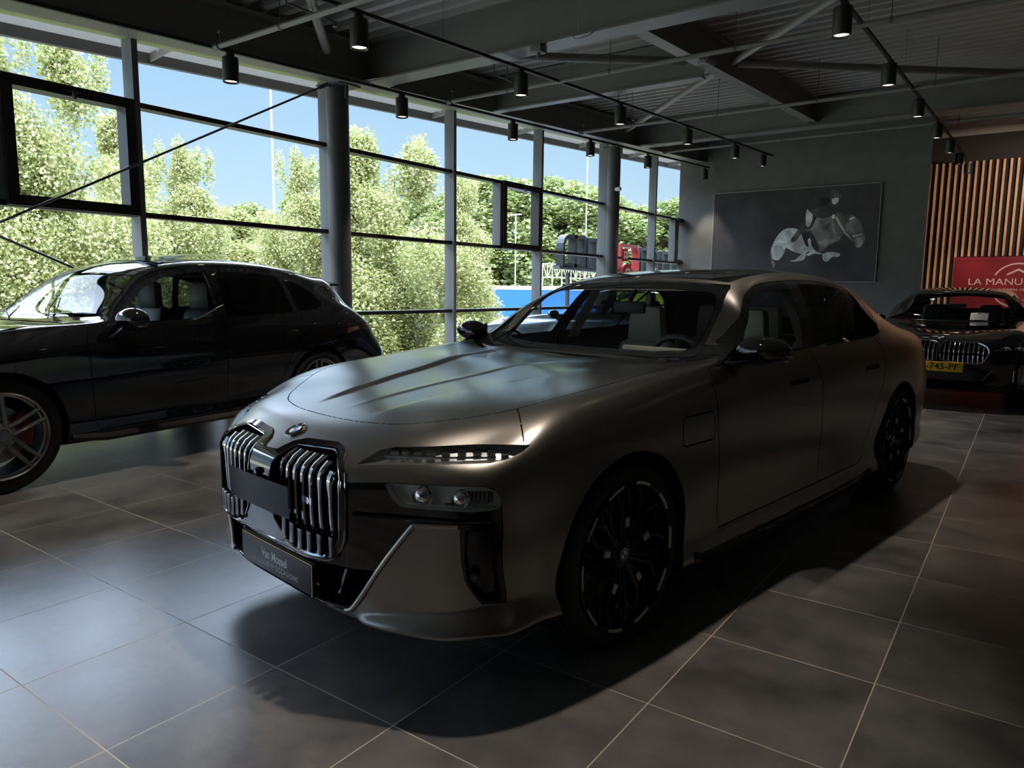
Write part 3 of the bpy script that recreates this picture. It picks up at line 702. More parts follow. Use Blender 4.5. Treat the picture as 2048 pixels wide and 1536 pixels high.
# ---- picture on the end wall
b = B(); box(b, -7.257,-3.158,19.545,19.575,1.665,4.008); PZ = mat('picture_dark', (.020,.020,.022), .6, 0, .15); noise(PZ, 'Base Color', 1.2, (.050,.050,.053), (.085,.083,.086), 6)
pic = thing('wall_picture', b, PZ, 'wide dark framed photograph of a show jumper on a light horse, on the end wall', 'picture', ang=0)
b = B(); e = .010
for x0,x1,z0,z1 in ((-7.265,-7.265+e,1.657,4.016),(-3.158,-3.158+e,1.657,4.016),(-7.265,-3.148,4.008,4.008+e),(-7.265,-3.148,1.657,1.657+e)): box(b, x0,x1,19.53,19.58,z0,z1)
obj('picture_edge', b, mat('picture_edge_metal',(.45,.46,.45),.35,.3), pic, 0)
ART = [
 ('tail',0.06,[(-5.69,2.42),(-5.66,2.59),(-5.61,2.24),(-5.54,2.11),(-5.60,2.02),(-5.65,2.20)]),
 ('hind2',0.2,[(-5.18,2.19),(-5.06,2.17),(-4.85,2.21),(-4.79,2.34),(-4.88,2.37),(-5.04,2.23)]),
 ('hind',0.3,[(-5.67,2.46),(-5.62,2.66),(-5.52,2.85),(-5.36,3.00),(-5.15,3.02),(-4.98,2.96),(-4.84,2.83),(-4.72,2.74),(-4.67,2.57),(-4.70,2.44),(-4.78,2.40),(-4.82,2.35),(-5.07,2.41),(-5.29,2.52),(-5.33,2.41),(-5.46,2.22),(-5.61,2.24),(-5.64,2.33)]),
 ('shoulder',0.085,[(-4.69,2.95),(-4.58,3.11),(-4.42,3.23),(-4.19,3.30),(-3.99,3.31),(-3.83,3.21),(-3.90,3.04),(-3.96,2.88),(-4.03,2.68),(-4.26,2.56),(-4.45,2.39),(-4.59,2.44),(-4.67,2.65)]),
 ('neck',0.045,[(-4.19,3.28),(-4.04,3.37),(-3.80,3.29),(-3.68,3.22),(-3.74,3.04),(-3.89,2.88),(-4.06,2.78),(-4.15,3.01)]),
 ('head',0.07,[(-3.83,3.20),(-3.72,3.25),(-3.58,3.13),(-3.49,2.90),(-3.44,2.70),(-3.48,2.59),(-3.55,2.49),(-3.64,2.51),(-3.69,2.62),(-3.76,2.75),(-3.86,2.84),(-3.89,3.00)]),
 ('muzzle',0.12,[(-3.68,2.71),(-3.55,2.72),(-3.48,2.60),(-3.56,2.49),(-3.64,2.52)]),
 ('nose',0.25,[(-3.73,2.79),(-3.51,2.84),(-3.50,2.80),(-3.71,2.74)]),
 ('browband',0.28,[(-3.83,3.20),(-3.72,3.23),(-3.69,3.21),(-3.81,3.16)]),
 ('forearm',0.14,[(-4.47,2.67),(-4.15,2.71),(-4.13,2.65),(-4.41,2.56)]),
 ('foreleg',0.2,[(-4.37,2.37),(-4.19,2.40),(-4.00,2.36),(-4.01,2.28),(-4.17,2.27),(-4.27,2.16),(-4.37,2.20),(-4.40,2.31)]),
 ('sheet',0.1,[(-4.69,2.95),(-4.85,2.91),(-4.93,2.87),(-4.96,2.93),(-4.73,2.98),(-4.58,3.26),(-4.46,3.24),(-4.53,3.07)]),
 ('pad',0.02,[(-4.93,2.92),(-4.68,2.87),(-4.50,2.56),(-4.51,2.43),(-4.62,2.46),(-4.69,2.65),(-4.73,2.57),(-4.81,2.57)]),
 ('strap',0.42,[(-4.77,2.69),(-4.71,2.75),(-4.65,2.53),(-4.52,2.40),(-4.42,2.38),(-4.45,2.34),(-4.60,2.36),(-4.72,2.31),(-4.78,2.35),(-4.70,2.43)]),
 ('boot',0.045,[(-4.91,3.12),(-4.75,3.03),(-4.92,2.87),(-5.07,2.69),(-5.15,2.67),(-5.17,2.75),(-5.03,2.96)]),
 ('breeches',0.4,[(-4.84,3.46),(-4.76,3.49),(-4.69,3.36),(-4.70,3.16),(-4.75,3.04),(-4.83,3.07),(-4.85,3.29)]),
 ('jacket',0.028,[(-4.83,3.52),(-4.79,3.66),(-4.62,3.74),(-4.37,3.73),(-4.24,3.62),(-4.22,3.47),(-4.29,3.32),(-4.38,3.26),(-4.54,3.25),(-4.71,3.36)]),
 ('hand',0.35,[(-4.21,3.31),(-4.16,3.30),(-4.18,3.21),(-4.23,3.24)]),
 ('rein',0.16,[(-4.16,3.24),(-4.11,3.26),(-3.89,2.88),(-3.70,2.67),(-3.71,2.64),(-3.92,2.85)]),
 ('helmet',0.05,[(-4.35,3.80),(-4.30,3.89),(-4.21,3.92),(-4.10,3.85),(-4.02,3.71),(-4.14,3.72),(-4.31,3.69)]),
 ('face',0.26,[(-4.25,3.70),(-4.11,3.71),(-4.10,3.63),(-4.16,3.56),(-4.24,3.59)]),
]
def art_mat(nm, v):
    v = min(.95, v*3.3); m = mat('print_'+nm, (v,v,v), .6, 0, .15)
    noise(m, 'Base Color', 3.5, (v*.45,v*.45,v*.46), (min(1,v*1.25),min(1,v*1.25),min(1,v*1.22)), 5, dist=.6)
    return m
RIDER = {'boot','breeches','jacket','hand','helmet','face'}; TACK = {'sheet','pad','strap','rein','browband','nose'}
for part in ('horse_print','rider_print','tack_print'):
    b = B(); ms = []
    for i, (nm, v, P) in enumerate(ART):
        grp = 'rider_print' if nm in RIDER else 'tack_print' if nm in TACK else 'horse_print'
        if grp != part: continue
        sp_ = spline(P, 4, closed=True) if nm not in ('rein','browband','nose') else P
        f = b.faces.new([b.verts.new((float(p[0]), 19.543-.0006*i, float(p[1]))) for p in sp_]); f.material_index = len(ms); ms.append(art_mat(nm, v))
    o = obj(part, b, ms, pic, 0)
# ---- wood slats, red doors with the lettering
SY = 24.0
b = B(); x = -3.60; k = 0; tops = 5.0
while x < XR-.1:
    z0 = 0 if x < -1.86 or x > 1.6 else 2.43
    box(b, x-.027, x+.027, SY-.10, SY-.03, z0, tops); x += .158
wood = mat('slat_wood', (.36,.17,.09), .5); noise(wood, 'Base Color', 5, (.52,.26,.14), (.70,.38,.22), 5, stretch=(6,6,.6))
sl_ = thing('slat_wall_panel', b, wood, 'tall panel of vertical warm wooden slats on the far wall', 'wall panel', ang=0)
b = B(); box(b, -3.7, XR-.1, SY-.03, SY-.005, 0, tops)
for z in (2.6,3.6,4.55,tops-.02): box(b, -3.7, XR-.1, SY-.045, SY-.02, z, z+.05)
obj('panel_backing', b, mat('slat_backing',(.010,.008,.007),.8), sl_, 0)
red = mat('door_red', (.20,.010,.018), .45); noise(red, 'Base Color', .8, (.17,.008,.015), (.24,.013,.022))
ds_ = thing('business_sign', (lambda b: (box(b, -1.86,1.6,SY-.16,SY-.10,0,2.41), b)[1])(B()), red, 'wide crimson panel with white business centre lettering below the slats', 'sign', ang=0)
b = B(); box(b, -1.83,1.57,SY-.163,SY-.158,2.295,2.302); box(b, -.402,-.396,SY-.163,SY-.158,0,2.30); box(b, -1.835,-1.83,SY-.163,SY-.158,0,2.30); obj('panel_joint', b, mat('joint_dark',(.05,.003,.005),.6), ds_, 0)
pinkw = mat('sign_white', (.62,.45,.44), .5)
mt = lambda x, z, a=0: basis((x, SY-.166, z),(1,0,0),(0,0,1),(0,-1,0)) @ Matrix.Rotation(a,4,'Z')
text('LA MANUFACTURE', .250, mt(-1.51,1.725), pinkw, ds_, 'sign_lettering', .002, .0, 'LEFT', 1.16)
text('BUSINESS CENTER', .082, mt(-.80,1.518), pinkw, ds_, 'sign_lettering', .002, .001, 'LEFT', 1.2, 1.1)
b = B(); cx, cz, r = -.37, 1.64, .58
def arc(a0, a1, n=24, w=.018):
    for i in range(n):
        A, C = R(a0+(a1-a0)*i/n), R(a0+(a1-a0)*(i+1)/n)
        b.faces.new([b.verts.new((cx+q*math.cos(t), SY-.166, cz+q*math.sin(t))) for q, t in ((r-w,A),(r+w,A),(r+w,C),(r-w,C))])
arc(28,152); arc(208,332)
for s in (-1,1): b.faces.new([b.verts.new((cx+s*x, SY-.166, z)) for x, z in ((0,2.09),(.25,1.945),(.25,1.90),(0,2.03))])
obj('sign_emblem', b, pinkw, ds_, 0)
for i, ch in enumerate('IN PROGRESS'):
    a = R(-100+ (i-1.0)*11); text(ch, .10, mt(cx+.40*math.cos(a)*1.0, cz-.03+.40*math.sin(a), a+PI/2), pinkw, ds_, 'sign_lettering', .002, .001) if ch != ' ' and i < 6 else None
# ---- light tracks and their downlights
def track(x, ya, ye, z0, s0, lab):
    f = lambda y: z0+.0523*y
    b = B(); sloped(b, x-.018, x+.018, ya, ye, 0, .035, f); t = thing('light_track', fix(b), M['black_matt'], lab, 'lighting track', ang=0)
    b = B(); y = s0+1.2
    while y < ye: tube(b, (x,y,f(y)+.03),(x,y,zb(y)+.56), .0022, 5); y += 2.65
    obj('suspension_wire', b, M['steel'], t)
    return f
spot_proto = None
def spot(x, y, zbot, lab, grp):
    global spot_proto
    if spot_proto is None:
        r = empty('track_spotlight', (x,y,zbot), 0)
        b = B(); lathe(b, [(.070,.020),(.079,.004),(.084,0),(.086,.005),(.086,.255),(.080,.262),(0,.262)], 40, axis='Z'); obj('lamp_housing', fix(b), mat('lamp_black',(.014,.014,.013),.45), r)
        b = B(); disc(b, .070, .022, 32, axis='Z'); bmesh.ops.reverse_faces(b, faces=b.faces); obj('lamp_lens', b, M['lens'], r, 0)
        b = B(); lathe(b, [(.070,.023),(.082,.003)], 32, axis='Z'); obj('lamp_bezel', b, M['steel_l'], r)
        b = B(); box(b, -.016,.016,-.045,.045,.276,.310); tube(b, (0,0,.255),(0,0,.285), .012, 10); obj('track_adapter', b, M['black_matt'], r, 0)
        spot_proto = r
    else: r = copy_tree(spot_proto)
    r.location = (x,y,zbot); tag(r, lab, 'spotlight', grp)
    ld = bpy.data.lights.get('spot_lamp')
    if ld is None:
        ld = bpy.data.lights.new('spot_lamp', 'SPOT'); ld.energy = SPOT_W; ld.color = (1.0,.86,.70); ld.spot_size = R(62); ld.spot_blend = .55; ld.shadow_soft_size = .04
    lo = bpy.data.objects.new('lamp_light', ld); COL.objects.link(lo); lo.location = (0,0,-.01); lo.parent = r
SPOT_W = 92
ords = ['nearest','second','third','fourth','fifth','sixth','seventh','eighth']
T1 = [(4.96,3.615),(7.64,3.754),(10.31,3.897),(12.96,4.033),(15.6,4.167),(19.12,4.345)]
T2 = [(4.97,3.615),(7.63,3.754),(10.28,3.897),(12.93,4.033),(15.5,4.167),(17.4,4.27)]
T3 = [(5.0,3.64),(7.65,3.787),(10.3,3.93),(13.03,4.08),(15.67,4.21),(18.1,4.32),(20.4,4.42),(22.9,4.54)]
track(-7.4, YB+.5, 19.45, 3.668, 4.96, 'black ceiling lighting track running along the window wall')
track(-5.36, YB+.5, 18.2, 3.668, 4.97, 'black ceiling lighting track over the gap between the cars, second from the windows')
track(-1.68, YB+.5, 23.4, 3.692, 5.0, 'black ceiling lighting track on the right, running towards the wooden slats')
for nm, x, L in (('window',-7.4,T1),('middle',-5.36,T2),('right-hand',-1.68,T3)):
    for i, (y, z) in enumerate(L): spot(x, y, z, '%s black cylinder downlight of the %s track, counted from the viewer' % (ords[i], nm), 'black downlights on the %s track' % nm)
for x in (-7.4,-5.36,-1.68):                                          # the tracks carry on over the viewer's head
    for y in (2.3,-.35,-3.0,-5.6): spot(x, y, 3.36+.0523*y, 'black cylinder downlight above and behind the viewer', 'black downlights behind the viewer')
for x in (2.2,5.6):
    track(x, YB+.5, 23.4, 3.685, 5.0, 'black ceiling lighting track out of view to the right, %s' % ('nearer one' if x < 3 else 'far one'))
    for y in (-3.0,2.3,7.6,12.9,18.2,22.6): spot(x, y, 3.36+.0523*y, 'black cylinder downlight out of view to the right', 'black downlights out of view')

for i, (x, ty) in enumerate(((.9,-1.2),(2.6,1.0))):                     # two tilted lamps added out of sight to brighten the slats
    r = copy_tree(spot_proto); r.location = (x, 20.6, 4.55); tag(r, 'added black cylinder downlight tilted to brighten the slat wall, unseen to the right', 'spotlight', 'black downlights out of view')
    d = Vector((ty, SY, 2.9))-r.location; r.rotation_euler = (-d).to_track_quat('Z','Y').to_euler()
    for c_ in r.children:
        if c_.type == 'LIGHT': c_.data = c_.data.copy(); c_.data.energy = 300; c_.data.spot_size = R(95)
# ------------------------------------------------------------------ parts shared by the cars
def wheel(name, car, x, side, R0, w, rim, yout, kind, label=None):
    """side: -1 = visible (left) side of the car at local -y. All parts hang under the wheel, a part of the car."""
    root = empty(name, (x, side*yout, R0), 0, parent=car)
    s = side
    def Y(v): return v*s                                            # v measured outwards from the outer tyre face (negative = inwards)
    b = B()
    prof = [(rim*.985, -.012), (rim*1.02, -.004), (rim*1.06, .0), (R0*.93, .0), (R0*.975, -.010), (R0, -.030)]
    n = 5
    for i in range(n):
        a = -.030-(w-.06)*i/n; c = -.030-(w-.06)*(i+1)/n
        prof += [(R0, a-.004), (R0, c+.004)]
        if i < n-1: prof += [(R0-.007, c+.003), (R0-.007, c-.003)]
    prof += [(R0, -w+.03), (R0*.975, -w+.010), (R0*.92, -w), (rim*1.0, -w+.01), (rim*.98,-w*.5)]
    lathe(b, [(r, Y(h)) for r, h in prof], 72, closed=True)
    obj('tyre', fix(b), M['rubber'], root, 40)
    b = B()                                                         # barrel and lip
    bar = [(rim*1.0, -.010), (rim*1.005, -.002), (rim*.985, .002), (rim*.955, -.006), (rim*.945, -.03), (rim*.93, -w+.02), (rim*.97, -w+.015), (rim*1.0,-.02)]
    lathe(b, [(r, Y(h)) for r, h in bar], 72, closed=True)
    hub = -.035
    if kind == 'mesh':                                              # ten forked spokes with bright arcs set in the lip
        for k in range(10):
            a0 = 2*PI*(k+.5)/10
            for sgn in (-1, 1):
                pts = []
                for r, da, h in ((.055,.05,hub+.0),(rim*.42,.085,hub+.004),(rim*.68,.12,hub+.010),(rim*.93,.30,-.016)):
                    a = a0+sgn*da*(1.0 if r > .06 else 2); pts.append((r*math.cos(a), Y(h), r*math.sin(a)))
                path(b, spline(pts, 4), .0075, 6, sy=.011)
                pts = [(rim*.68*math.cos(a0+sgn*.12), Y(hub+.010), rim*.68*math.sin(a0+sgn*.12)), (rim*.93*math.cos(a0+sgn*.04), Y(-.018), rim*.93*math.sin(a0+sgn*.04))]
                path(b, pts, .006, 6)
        lathe(b, [(r, Y(h)) for r, h in ((.0,hub+.006),(.05,hub+.006),(.075,hub-.004),(.08,hub-.03),(.0,hub-.03))], 40)
    elif kind == 'twin':                                            # five pairs of parallel spokes
        for k in range(5):
            a0 = PI/2+2*PI*k/5+.12
            ca, sa = math.cos(a0), math.sin(a0)
            for sgn in (-1, 1):
                pts = []
                for r, off, h in ((.060,.030,hub+.012),(rim*.45,.030,hub+.018),(rim*.80,.036,hub+.016),(rim*.95,.040,-.012)):
                    o = off*sgn; pts.append((r*ca-o*sa, Y(h), r*sa+o*ca))
                path(b, pts, .0165, 4, sy=.016)
            r = rim*.90; A = (r*ca-.04*sa, Y(-.016), r*sa+.04*ca); C = (r*ca+.04*sa, Y(-.016), r*sa-.04*ca); path(b, [A, C], .010, 4)
        lathe(b, [(r, Y(h)) for r, h in ((.0,hub+.020),(.038,hub+.020),(.045,hub+.012),(.085,hub+.014),(.105,hub-.002),(.10,hub-.05),(.0,hub-.05))], 40)
        lathe(b, [(r, Y(h)) for r, h in ((rim*.94,-.03),(rim*.90,-.034),(rim*.89,-.05),(rim*.93,-.055))], 60)
    else:
        for k in range(10):
            a0 = 2*PI*k/10
            path(b, [(.05*math.cos(a0), Y(hub), .05*math.sin(a0)), (rim*.95*math.cos(a0), Y(-.02), rim*.95*math.sin(a0))], .014, 4)
        lathe(b, [(r, Y(h)) for r, h in ((.0,hub+.006),(.06,hub+.006),(.08,hub-.03),(.0,hub-.03))], 32)
    rm = obj('rim', fix(b), M['rim_grey'] if kind == 'twin' else M['rim_black'], root, 30)
    if kind == 'mesh':
        b = B()
        for k in range(10):
            a0 = 2*PI*k/10+.03
            for i in range(8):
                A0, A1 = a0-.165+.33*i/8, a0-.165+.33*(i+1)/8
                q = [(r*math.cos(a), Y(.0035+(0 if r > rim*.97 else -.004)), r*math.sin(a)) for r, a in ((rim*.955,A0),(rim*.955,A1),(rim*.992,A1),(rim*.992,A0))]
                vs = [b.verts.new(p) for p in q]; b.faces.new(vs)
        bmesh.ops.remove_doubles(b, verts=b.verts, dist=1e-5)
        bmesh.ops.solidify(b, geom=b.faces, thickness=.003)
        obj('rim_accent', fix(b), M['accent'], rm)
        b = B()
        for k in range(5):                                          # short bright inlays near the hub
            a = 2*PI*k/5+.35; ca, sa = math.cos(a), math.sin(a); r = .135
            box(b, -.012,.012,-.003,.003,-.018,.018, Matrix.Translation((r*ca, Y(hub+.026), r*sa)) @ Matrix.Rotation(-a+PI/2,4,'Y'))
        obj('rim_inlay', b, M['accent'], rm)
        roundel(rm, Matrix.Translation((0, Y(hub+.010), 0)) @ (Matrix.Rotation(PI/2,4,'X') if s < 0 else Matrix.Rotation(-PI/2,4,'X')), .028)
    if kind == 'twin':
        b = B()
        for k in range(5):
            a = PI/2+2*PI*(k+.5)/5+.12
            lathe(b, [(.0,Y(hub+.004)),(.013,Y(hub+.004)),(.013,Y(hub+.0165))], 16, c=(.068*math.cos(a),0,.068*math.sin(a)))
        obj('lug_recess', b, M['black_void'], rm)
        b = B(); mt = Matrix.Translation((0, Y(hub+.021), 0))
        sh = [(-.020,.022),(-.024,.0),(-.016,-.018),(0,-.028),(.016,-.018),(.024,0),(.020,.022),(0,.027)]
        prism(b, sh, mt @ Matrix.Rotation(PI/2,4,'X'), .003)
        crest = obj('wheel_crest', b, M['dark_chrome'], rm)
        b = B()
        for zz in (-.010,.0,.010): box(b, -.014,.014,Y(hub+.0245)-.0008,Y(hub+.0245)+.0008,zz-.0022,zz+.0022)
        box(b, -.002,.002,Y(hub+.0245)-.0012,Y(hub+.0245)+.0012,-.02,.02)
        obj('crest_mark', b, M['chrome'], crest)
    b = B(); lathe(b, [(.0,Y(-.10)),(rim*.66,Y(-.10)),(rim*.66,Y(-.13)),(.0,Y(-.13))], 48); obj('brake_disc', b, M['disc'] if kind=='twin' else M['rim_black'], root, 30)
    b = B()
    for i in range(10):
        pass
    A0, A1 = (-.55,.55)
    if kind == 'twin': A0, A1 = (-.45,.75)
    rin, rout = rim*.42, rim*.74; N = 10; pr = []
    ang = [A0+(A1-A0)*i/N for i in range(N+1)]
    pts = [(rout*math.cos(a), rout*math.sin(a)) for a in ang]+[(rin*math.cos(a), rin*math.sin(a)) for a in ang[::-1]]
    prism(b, pts, Matrix.Translation((0,Y(-.070),0)) @ Matrix.Rotation(PI/2,4,'X'), .05 if s < 0 else -.05)
    obj('brake_caliper', fix(b), M['red'] if kind == 'twin' else M['black_matt'], root, 30)
    return root
def arch_liner(car, x, z, r, side, mtl, y1=.93, y0=.55):
    b = B(); N = 28; P, Q = [], []
    for i in range(N+1):
        a = -.25+ (PI+.5)*i/N
        P.append(b.verts.new((x+r*math.cos(a), side*y1, z+r*math.sin(a)))); Q.append(b.verts.new((x+r*math.cos(a), side*y0, z+r*math.sin(a))))
    for i in range(N): b.faces.new((P[i],P[i+1],Q[i+1],Q[i]))
    b.faces.new(Q)
    return obj('wheel_arch_liner', b, mtl, car, 60)
def roundel(parent, mtx, r):
    """the white and blue quartered roundel inside a black ring with its three letters"""
    e = B()
    def ringf(b, r0, r1, h, a0=0, a1=2*PI, n=40, mi=0, zoff=0):
        for i in range(n):
            A, C = a0+(a1-a0)*i/n, a0+(a1-a0)*(i+1)/n
            vs = [b.verts.new((rr*math.cos(a), rr*math.sin(a), h)) for rr, a in ((r0,A),(r1,A),(r1,C),(r0,C))] if r0 > 0 else [b.verts.new(p) for p in ((0,0,h),(r1*math.cos(A),r1*math.sin(A),h),(r1*math.cos(C),r1*math.sin(C),h))]
            f = b.faces.new(vs); f.material_index = mi
    k = r/.041
    lathe(e, [(r,-.002*k),(r,.0035*k),(r*.97,.0045*k),(r*.93,.0035*k)], 40, axis='Z', mi=0)
    ringf(e, r*.62, r*.95, .0036*k, mi=1); ringf(e, r*.575, r*.62, .004*k, mi=0)
    for q in range(4): ringf(e, 0, r*.575, .0037*k, q*PI/2, (q+1)*PI/2, 10, mi=(2 if q in (1,3) else 3))
    bmesh.ops.transform(e, matrix=mtx, verts=e.verts)
    ro = obj('roundel', e, [M['chrome'], M['black_gloss'], M['blue'], M['white']], parent, 30)
    for ch, a in (('B',-48),('M',0),('W',48)):
        m2 = mtx @ Matrix.Rotation(R(-a),4,'Z') @ Matrix.Translation((0, r*.785, .0039*k))
        text(ch, r*.36, m2, M['white'], ro, 'roundel_letter', .0002, .0)
    return ro
def seat(car, x, y, m1, z0=.42, h=1.0, w=.50):
    root = empty('seat', (x, y, z0), 0, parent=car)
    b = B(); box(b, -.30,.22,-w/2,w/2,-.05,.10, bev=.04); obj('cushion', b, m1, root)
    b = B(); box(b, .17,.30,-w/2,w/2,.05,.62, Matrix.Translation((0,0,0)) @ Matrix.Shear('YZ',4,(0,0)), bev=.05)
    for v in b.verts: v.co.x += (v.co.z)*.22; v.co.y *= 1-.22*max(0,(v.co.z-.35))/.3
    obj('backrest', b, m1, root)
    b = B(); box(b, .30,.40,-.15,.15,.60,.86, bev=.04)
    for v in b.verts: v.co.y *= 1-.15*(v.co.z-.6)/.26
    obj('headrest', b, m1, root)
    return root
# ------------------------------------------------------------------ the bronze saloon
def mir(P, ax=0): return [(-a, b) if ax == 0 else (a, -b) for a, b in P][::-1]
def sym(P):      # half outline from centre to centre -> full outline
    return list(P)+[(-a, b) for a, b in P[::-1] if abs(a) > 1e-6]
def sm(a, b, t): t = min(1, max(0, (t-a)/(b-a))); return t*t*(3-2*t)
def saloon(name, loc, th, paint, label, cat='car', hero=True, group=None):
    T = saloon_tables(); S = Shell(T, 4 if hero else 3)
    def df(co):
        x, y, z = co; a = abs(y)
        if z > .8 and x < 1.72 and x > .16:                         # bonnet creases
            yc = .195+.30*max(0, x-.25)**1.25*.72
            f = sm(.22,.5,x)*sm(1.72,1.5,x)
            z += f*(.010*sm(yc-.016,yc+.016,a)*(1-.75*sm(yc+.05,yc+.50,a)))
            z += f*.004*math.exp(-(a/.018)**2)
        if x < .45 and z < .37 and a > .40:                          # lower facet of the bumper corners
            zc = .272+.20*(a-.49)
            if z < zc: k = (zc-z)*sm(.45,.33,x)*sm(.44,.52,a); x -= k*.75; y += math.copysign(k*.25*sm(.6,.9,a), y)
        # long shallow hollow along the doors
        if 1.2 < x < 4.4 and .3 < z < .7: y -= math.copysign(.010*math.exp(-((z-.45)/.12)**2), y)*sm(1.2,1.8,x)*sm(4.4,3.8,x)
        return Vector((x, y, z))
    S.deform(df)
    car = empty(name, loc, PI/2-th, label, cat, group)
    BG, BM, VO = M['black_gloss'], M['black_matt'], M['black_void']
    fr = lambda c, n: c.x < .62 and n.x < .35
    # wheel arches
    for xc, zc in ((.911,.372),(4.126,.372)):
        P = [(xc+.408*math.cos(a), zc+.408*math.sin(a)) for a in np.linspace(0,2*PI,49)[:-1]]
        fs = S.cut(P, 'Y', lambda c, n: abs(c.y) > .5)
        bmesh.ops.delete(S.bm, geom=fs, context='FACES')
        for s in (-1,1): arch_liner(car, xc, zc, .409, s, VO, y1=.945 if xc < 2 else .96)
    # ---- grille
    out = sym([(0,.782),(.055,.785),(.085,.812),(.13,.825),(.30,.833),(.348,.827),(.385,.816),(.458,.766),(.471,.736),(.466,.540),(.455,.512),(.408,.461),(.375,.447),(.30,.442),(.205,.448),(.15,.463),(.05,.452),(0,.452)])
    out = [p for p in out]
    gin = rounded([(.118,.811),(.33,.821),(.376,.809),(.448,.757),(.454,.735),(.450,.545),(.395,.466),(.23,.459),(.16,.488),(.100,.55),(.080,.69),(.088,.765)], .015, 3)
    G = set(S.cut(out, 'X', fr))
    if hero:
        hole = set(S.cut(gin, 'X', fr)) | set(S.cut(mir(gin), 'X', fr))
        G = [f for f in set(S.cut(out, 'X', fr)) if f not in hole]
        bk = S.take(list(hole), 'grille_backing', VO, None, push=.075, rim=True)
        gr = S.take(G, 'grille_surround', BG, car, push=-.007)
        bk.parent = gr
    sx = lambda y, z: (S.hit('X', y, z)[0] or Vector((0,y,z))).x
    # slats
    b = B()
    zt = lambda y: .806 if abs(y) < .33 else .806-.06*(abs(y)-.33)/.11
    zb = lambda y: .475 if abs(y) > .22 else .475+.06*(.22-abs(y))/.1
    for s in (-1,1):
        for k in range(8):
            y = s*(.118+.0465*k); t, u = zt(y)-.004, zb(y)+.02
            b = B(); L = []; N = 14
            for i in range(N+1):
                z = t+(u-t)*i/N; x = sx(y, z)
                f = 1-sm(.05,.36,i/N)                                 # broad shining crown, narrower below
                wd = .0075+.0115*f; x0 = x+.002+.010*(1-f)
                L.append([b.verts.new((x0+.006, y-wd, z)), b.verts.new((x0, y-wd*.55, z)), b.verts.new((x0, y+wd*.55, z)), b.verts.new((x0+.006, y+wd, z)), b.verts.new((x0+.06, y+wd*.8, z)), b.verts.new((x0+.06, y-wd*.8, z))])
            for i in range(N):
                for j in range(6): b.faces.new((L[i][j], L[i][(j+1)%6], L[i+1][(j+1)%6], L[i+1][j]))
            b.faces.new(L[0]); b.faces.new(L[-1][::-1])
            obj('grille_slat', fix(b), M['dark_chrome'], gr, 30)
        for k in range(6):                                           # short teeth in front of the slats
            y = s*(.165+.0495*k); z0 = .470+.012*max(0,2-k); x = sx(y, .53)-.006
            b = B(); vs = box(b, x-.006, x+.05, y-.0155, y+.0155, z0, z0+.088, bev=.003)
            for v in b.verts:
                if v.co.z > z0+.07 and v.co.x < x: v.co.z -= .014
            obj('grille_tooth', b, BG, gr, 30)
    for s in (-1,1):                                                  # fine bright rims round the openings and the frame
        b = B(); path(b, [Vector((sx(s*y, z)-.010, s*y, z)) for y, z in gin], .0028, 5, closed=True); obj('opening_rim', b, M['dark_chrome'], gr)
    b = B(); path(b, [Vector((sx(y, z)-.008, y, z)) for y, z in out], .0030, 5, closed=True); obj('frame_rim', b, M['dark_chrome'], gr)
    # centre plaque with camera
    b = B(); N = 14; F0, F1 = [], []
    for i in range(N+1):
        y = -.228+.456*i/N
        F0.append([b.verts.new((sx(y,z)-.022, y, z)) for z in (.572,.63,.69)])
    for i in range(N):
        for j in range(2): b.faces.new((F0[i][j], F0[i+1][j], F0[i+1][j+1], F0[i][j+1]))
    bmesh.ops.solidify(b, geom=b.faces, thickness=.02)
    pl = obj('radar_cover', fix(b), mat('smoked_cover', (.012,.013,.017), .18), gr, 30)
    b = B(); xc = sx(0,.70); lathe(b, [(0,xc-.024),(.010,xc-.024),(.014,xc-.020),(.015,xc+.02)], 20, axis='X', c=(0,.0,.706)); obj('camera_lens', fix(b), BG, gr)
    b = B()                                                          # bright sill under each opening
    for s in (-1,1):
        pts = [(sx(s*y, z)-.016, s*y, z) for y, z in ((.17,.485),(.24,.464),(.33,.462),(.39,.472))]
        path(b, spline(pts,4), .008, 6)
    obj('grille_bright_sill', b, M['chrome'], gr)
    # M badge
    b = B(); yb, zb_ = -.372, .675; xb = sx(yb, zb_)-.048
    for k, mi in ((0,0),(1,1),(2,2)):
        y1 = yb+.036-k*.011
        vs = [b.verts.new(p) for p in ((xb,y1,zb_-.012),(xb,y1-.010,zb_-.012),(xb,y1-.013,zb_+.012),(xb,y1-.003,zb_+.012))]; f = b.faces.new(vs); f.material_index = mi
    bmesh.ops.solidify(b, geom=b.faces, thickness=.004)
    bd = obj('m_badge', fix(b), [mat('badge_light_blue',(.10,.35,.75),.3), mat('badge_dark_blue',(.03,.05,.25),.3), mat('badge_red',(.6,.03,.04),.3)], gr, 0)
    text('M', .030, basis((xb-.002,yb-.016,zb_),(0,-1,0),(0,0,1),(-1,0,0)), M['chrome'], bd, 'badge_letter', .002, .0014, sx=1.25)
    # roundel on the nose
    p, n = S.hit('Z', .048, 0)
    z = n; xx = Vector((0,-1,0)); yy = z.cross(xx).normalized()
    roundel(car, basis(tuple(p+z*.002), xx, yy, z), .043)
    # ---- headlights
    hu = [(.470,.792),(.478,.812),(.492,.834),(.53,.846),(.62,.853),(.75,.862),(.86,.868),(.888,.867),(.886,.848),(.868,.828),(.835,.818),(.74,.812),(.60,.803)]
    hl = rounded([(.585,.746),(.857,.752),(.886,.735),(.895,.700),(.893,.676),(.64,.672),(.612,.70)], .012, 3)
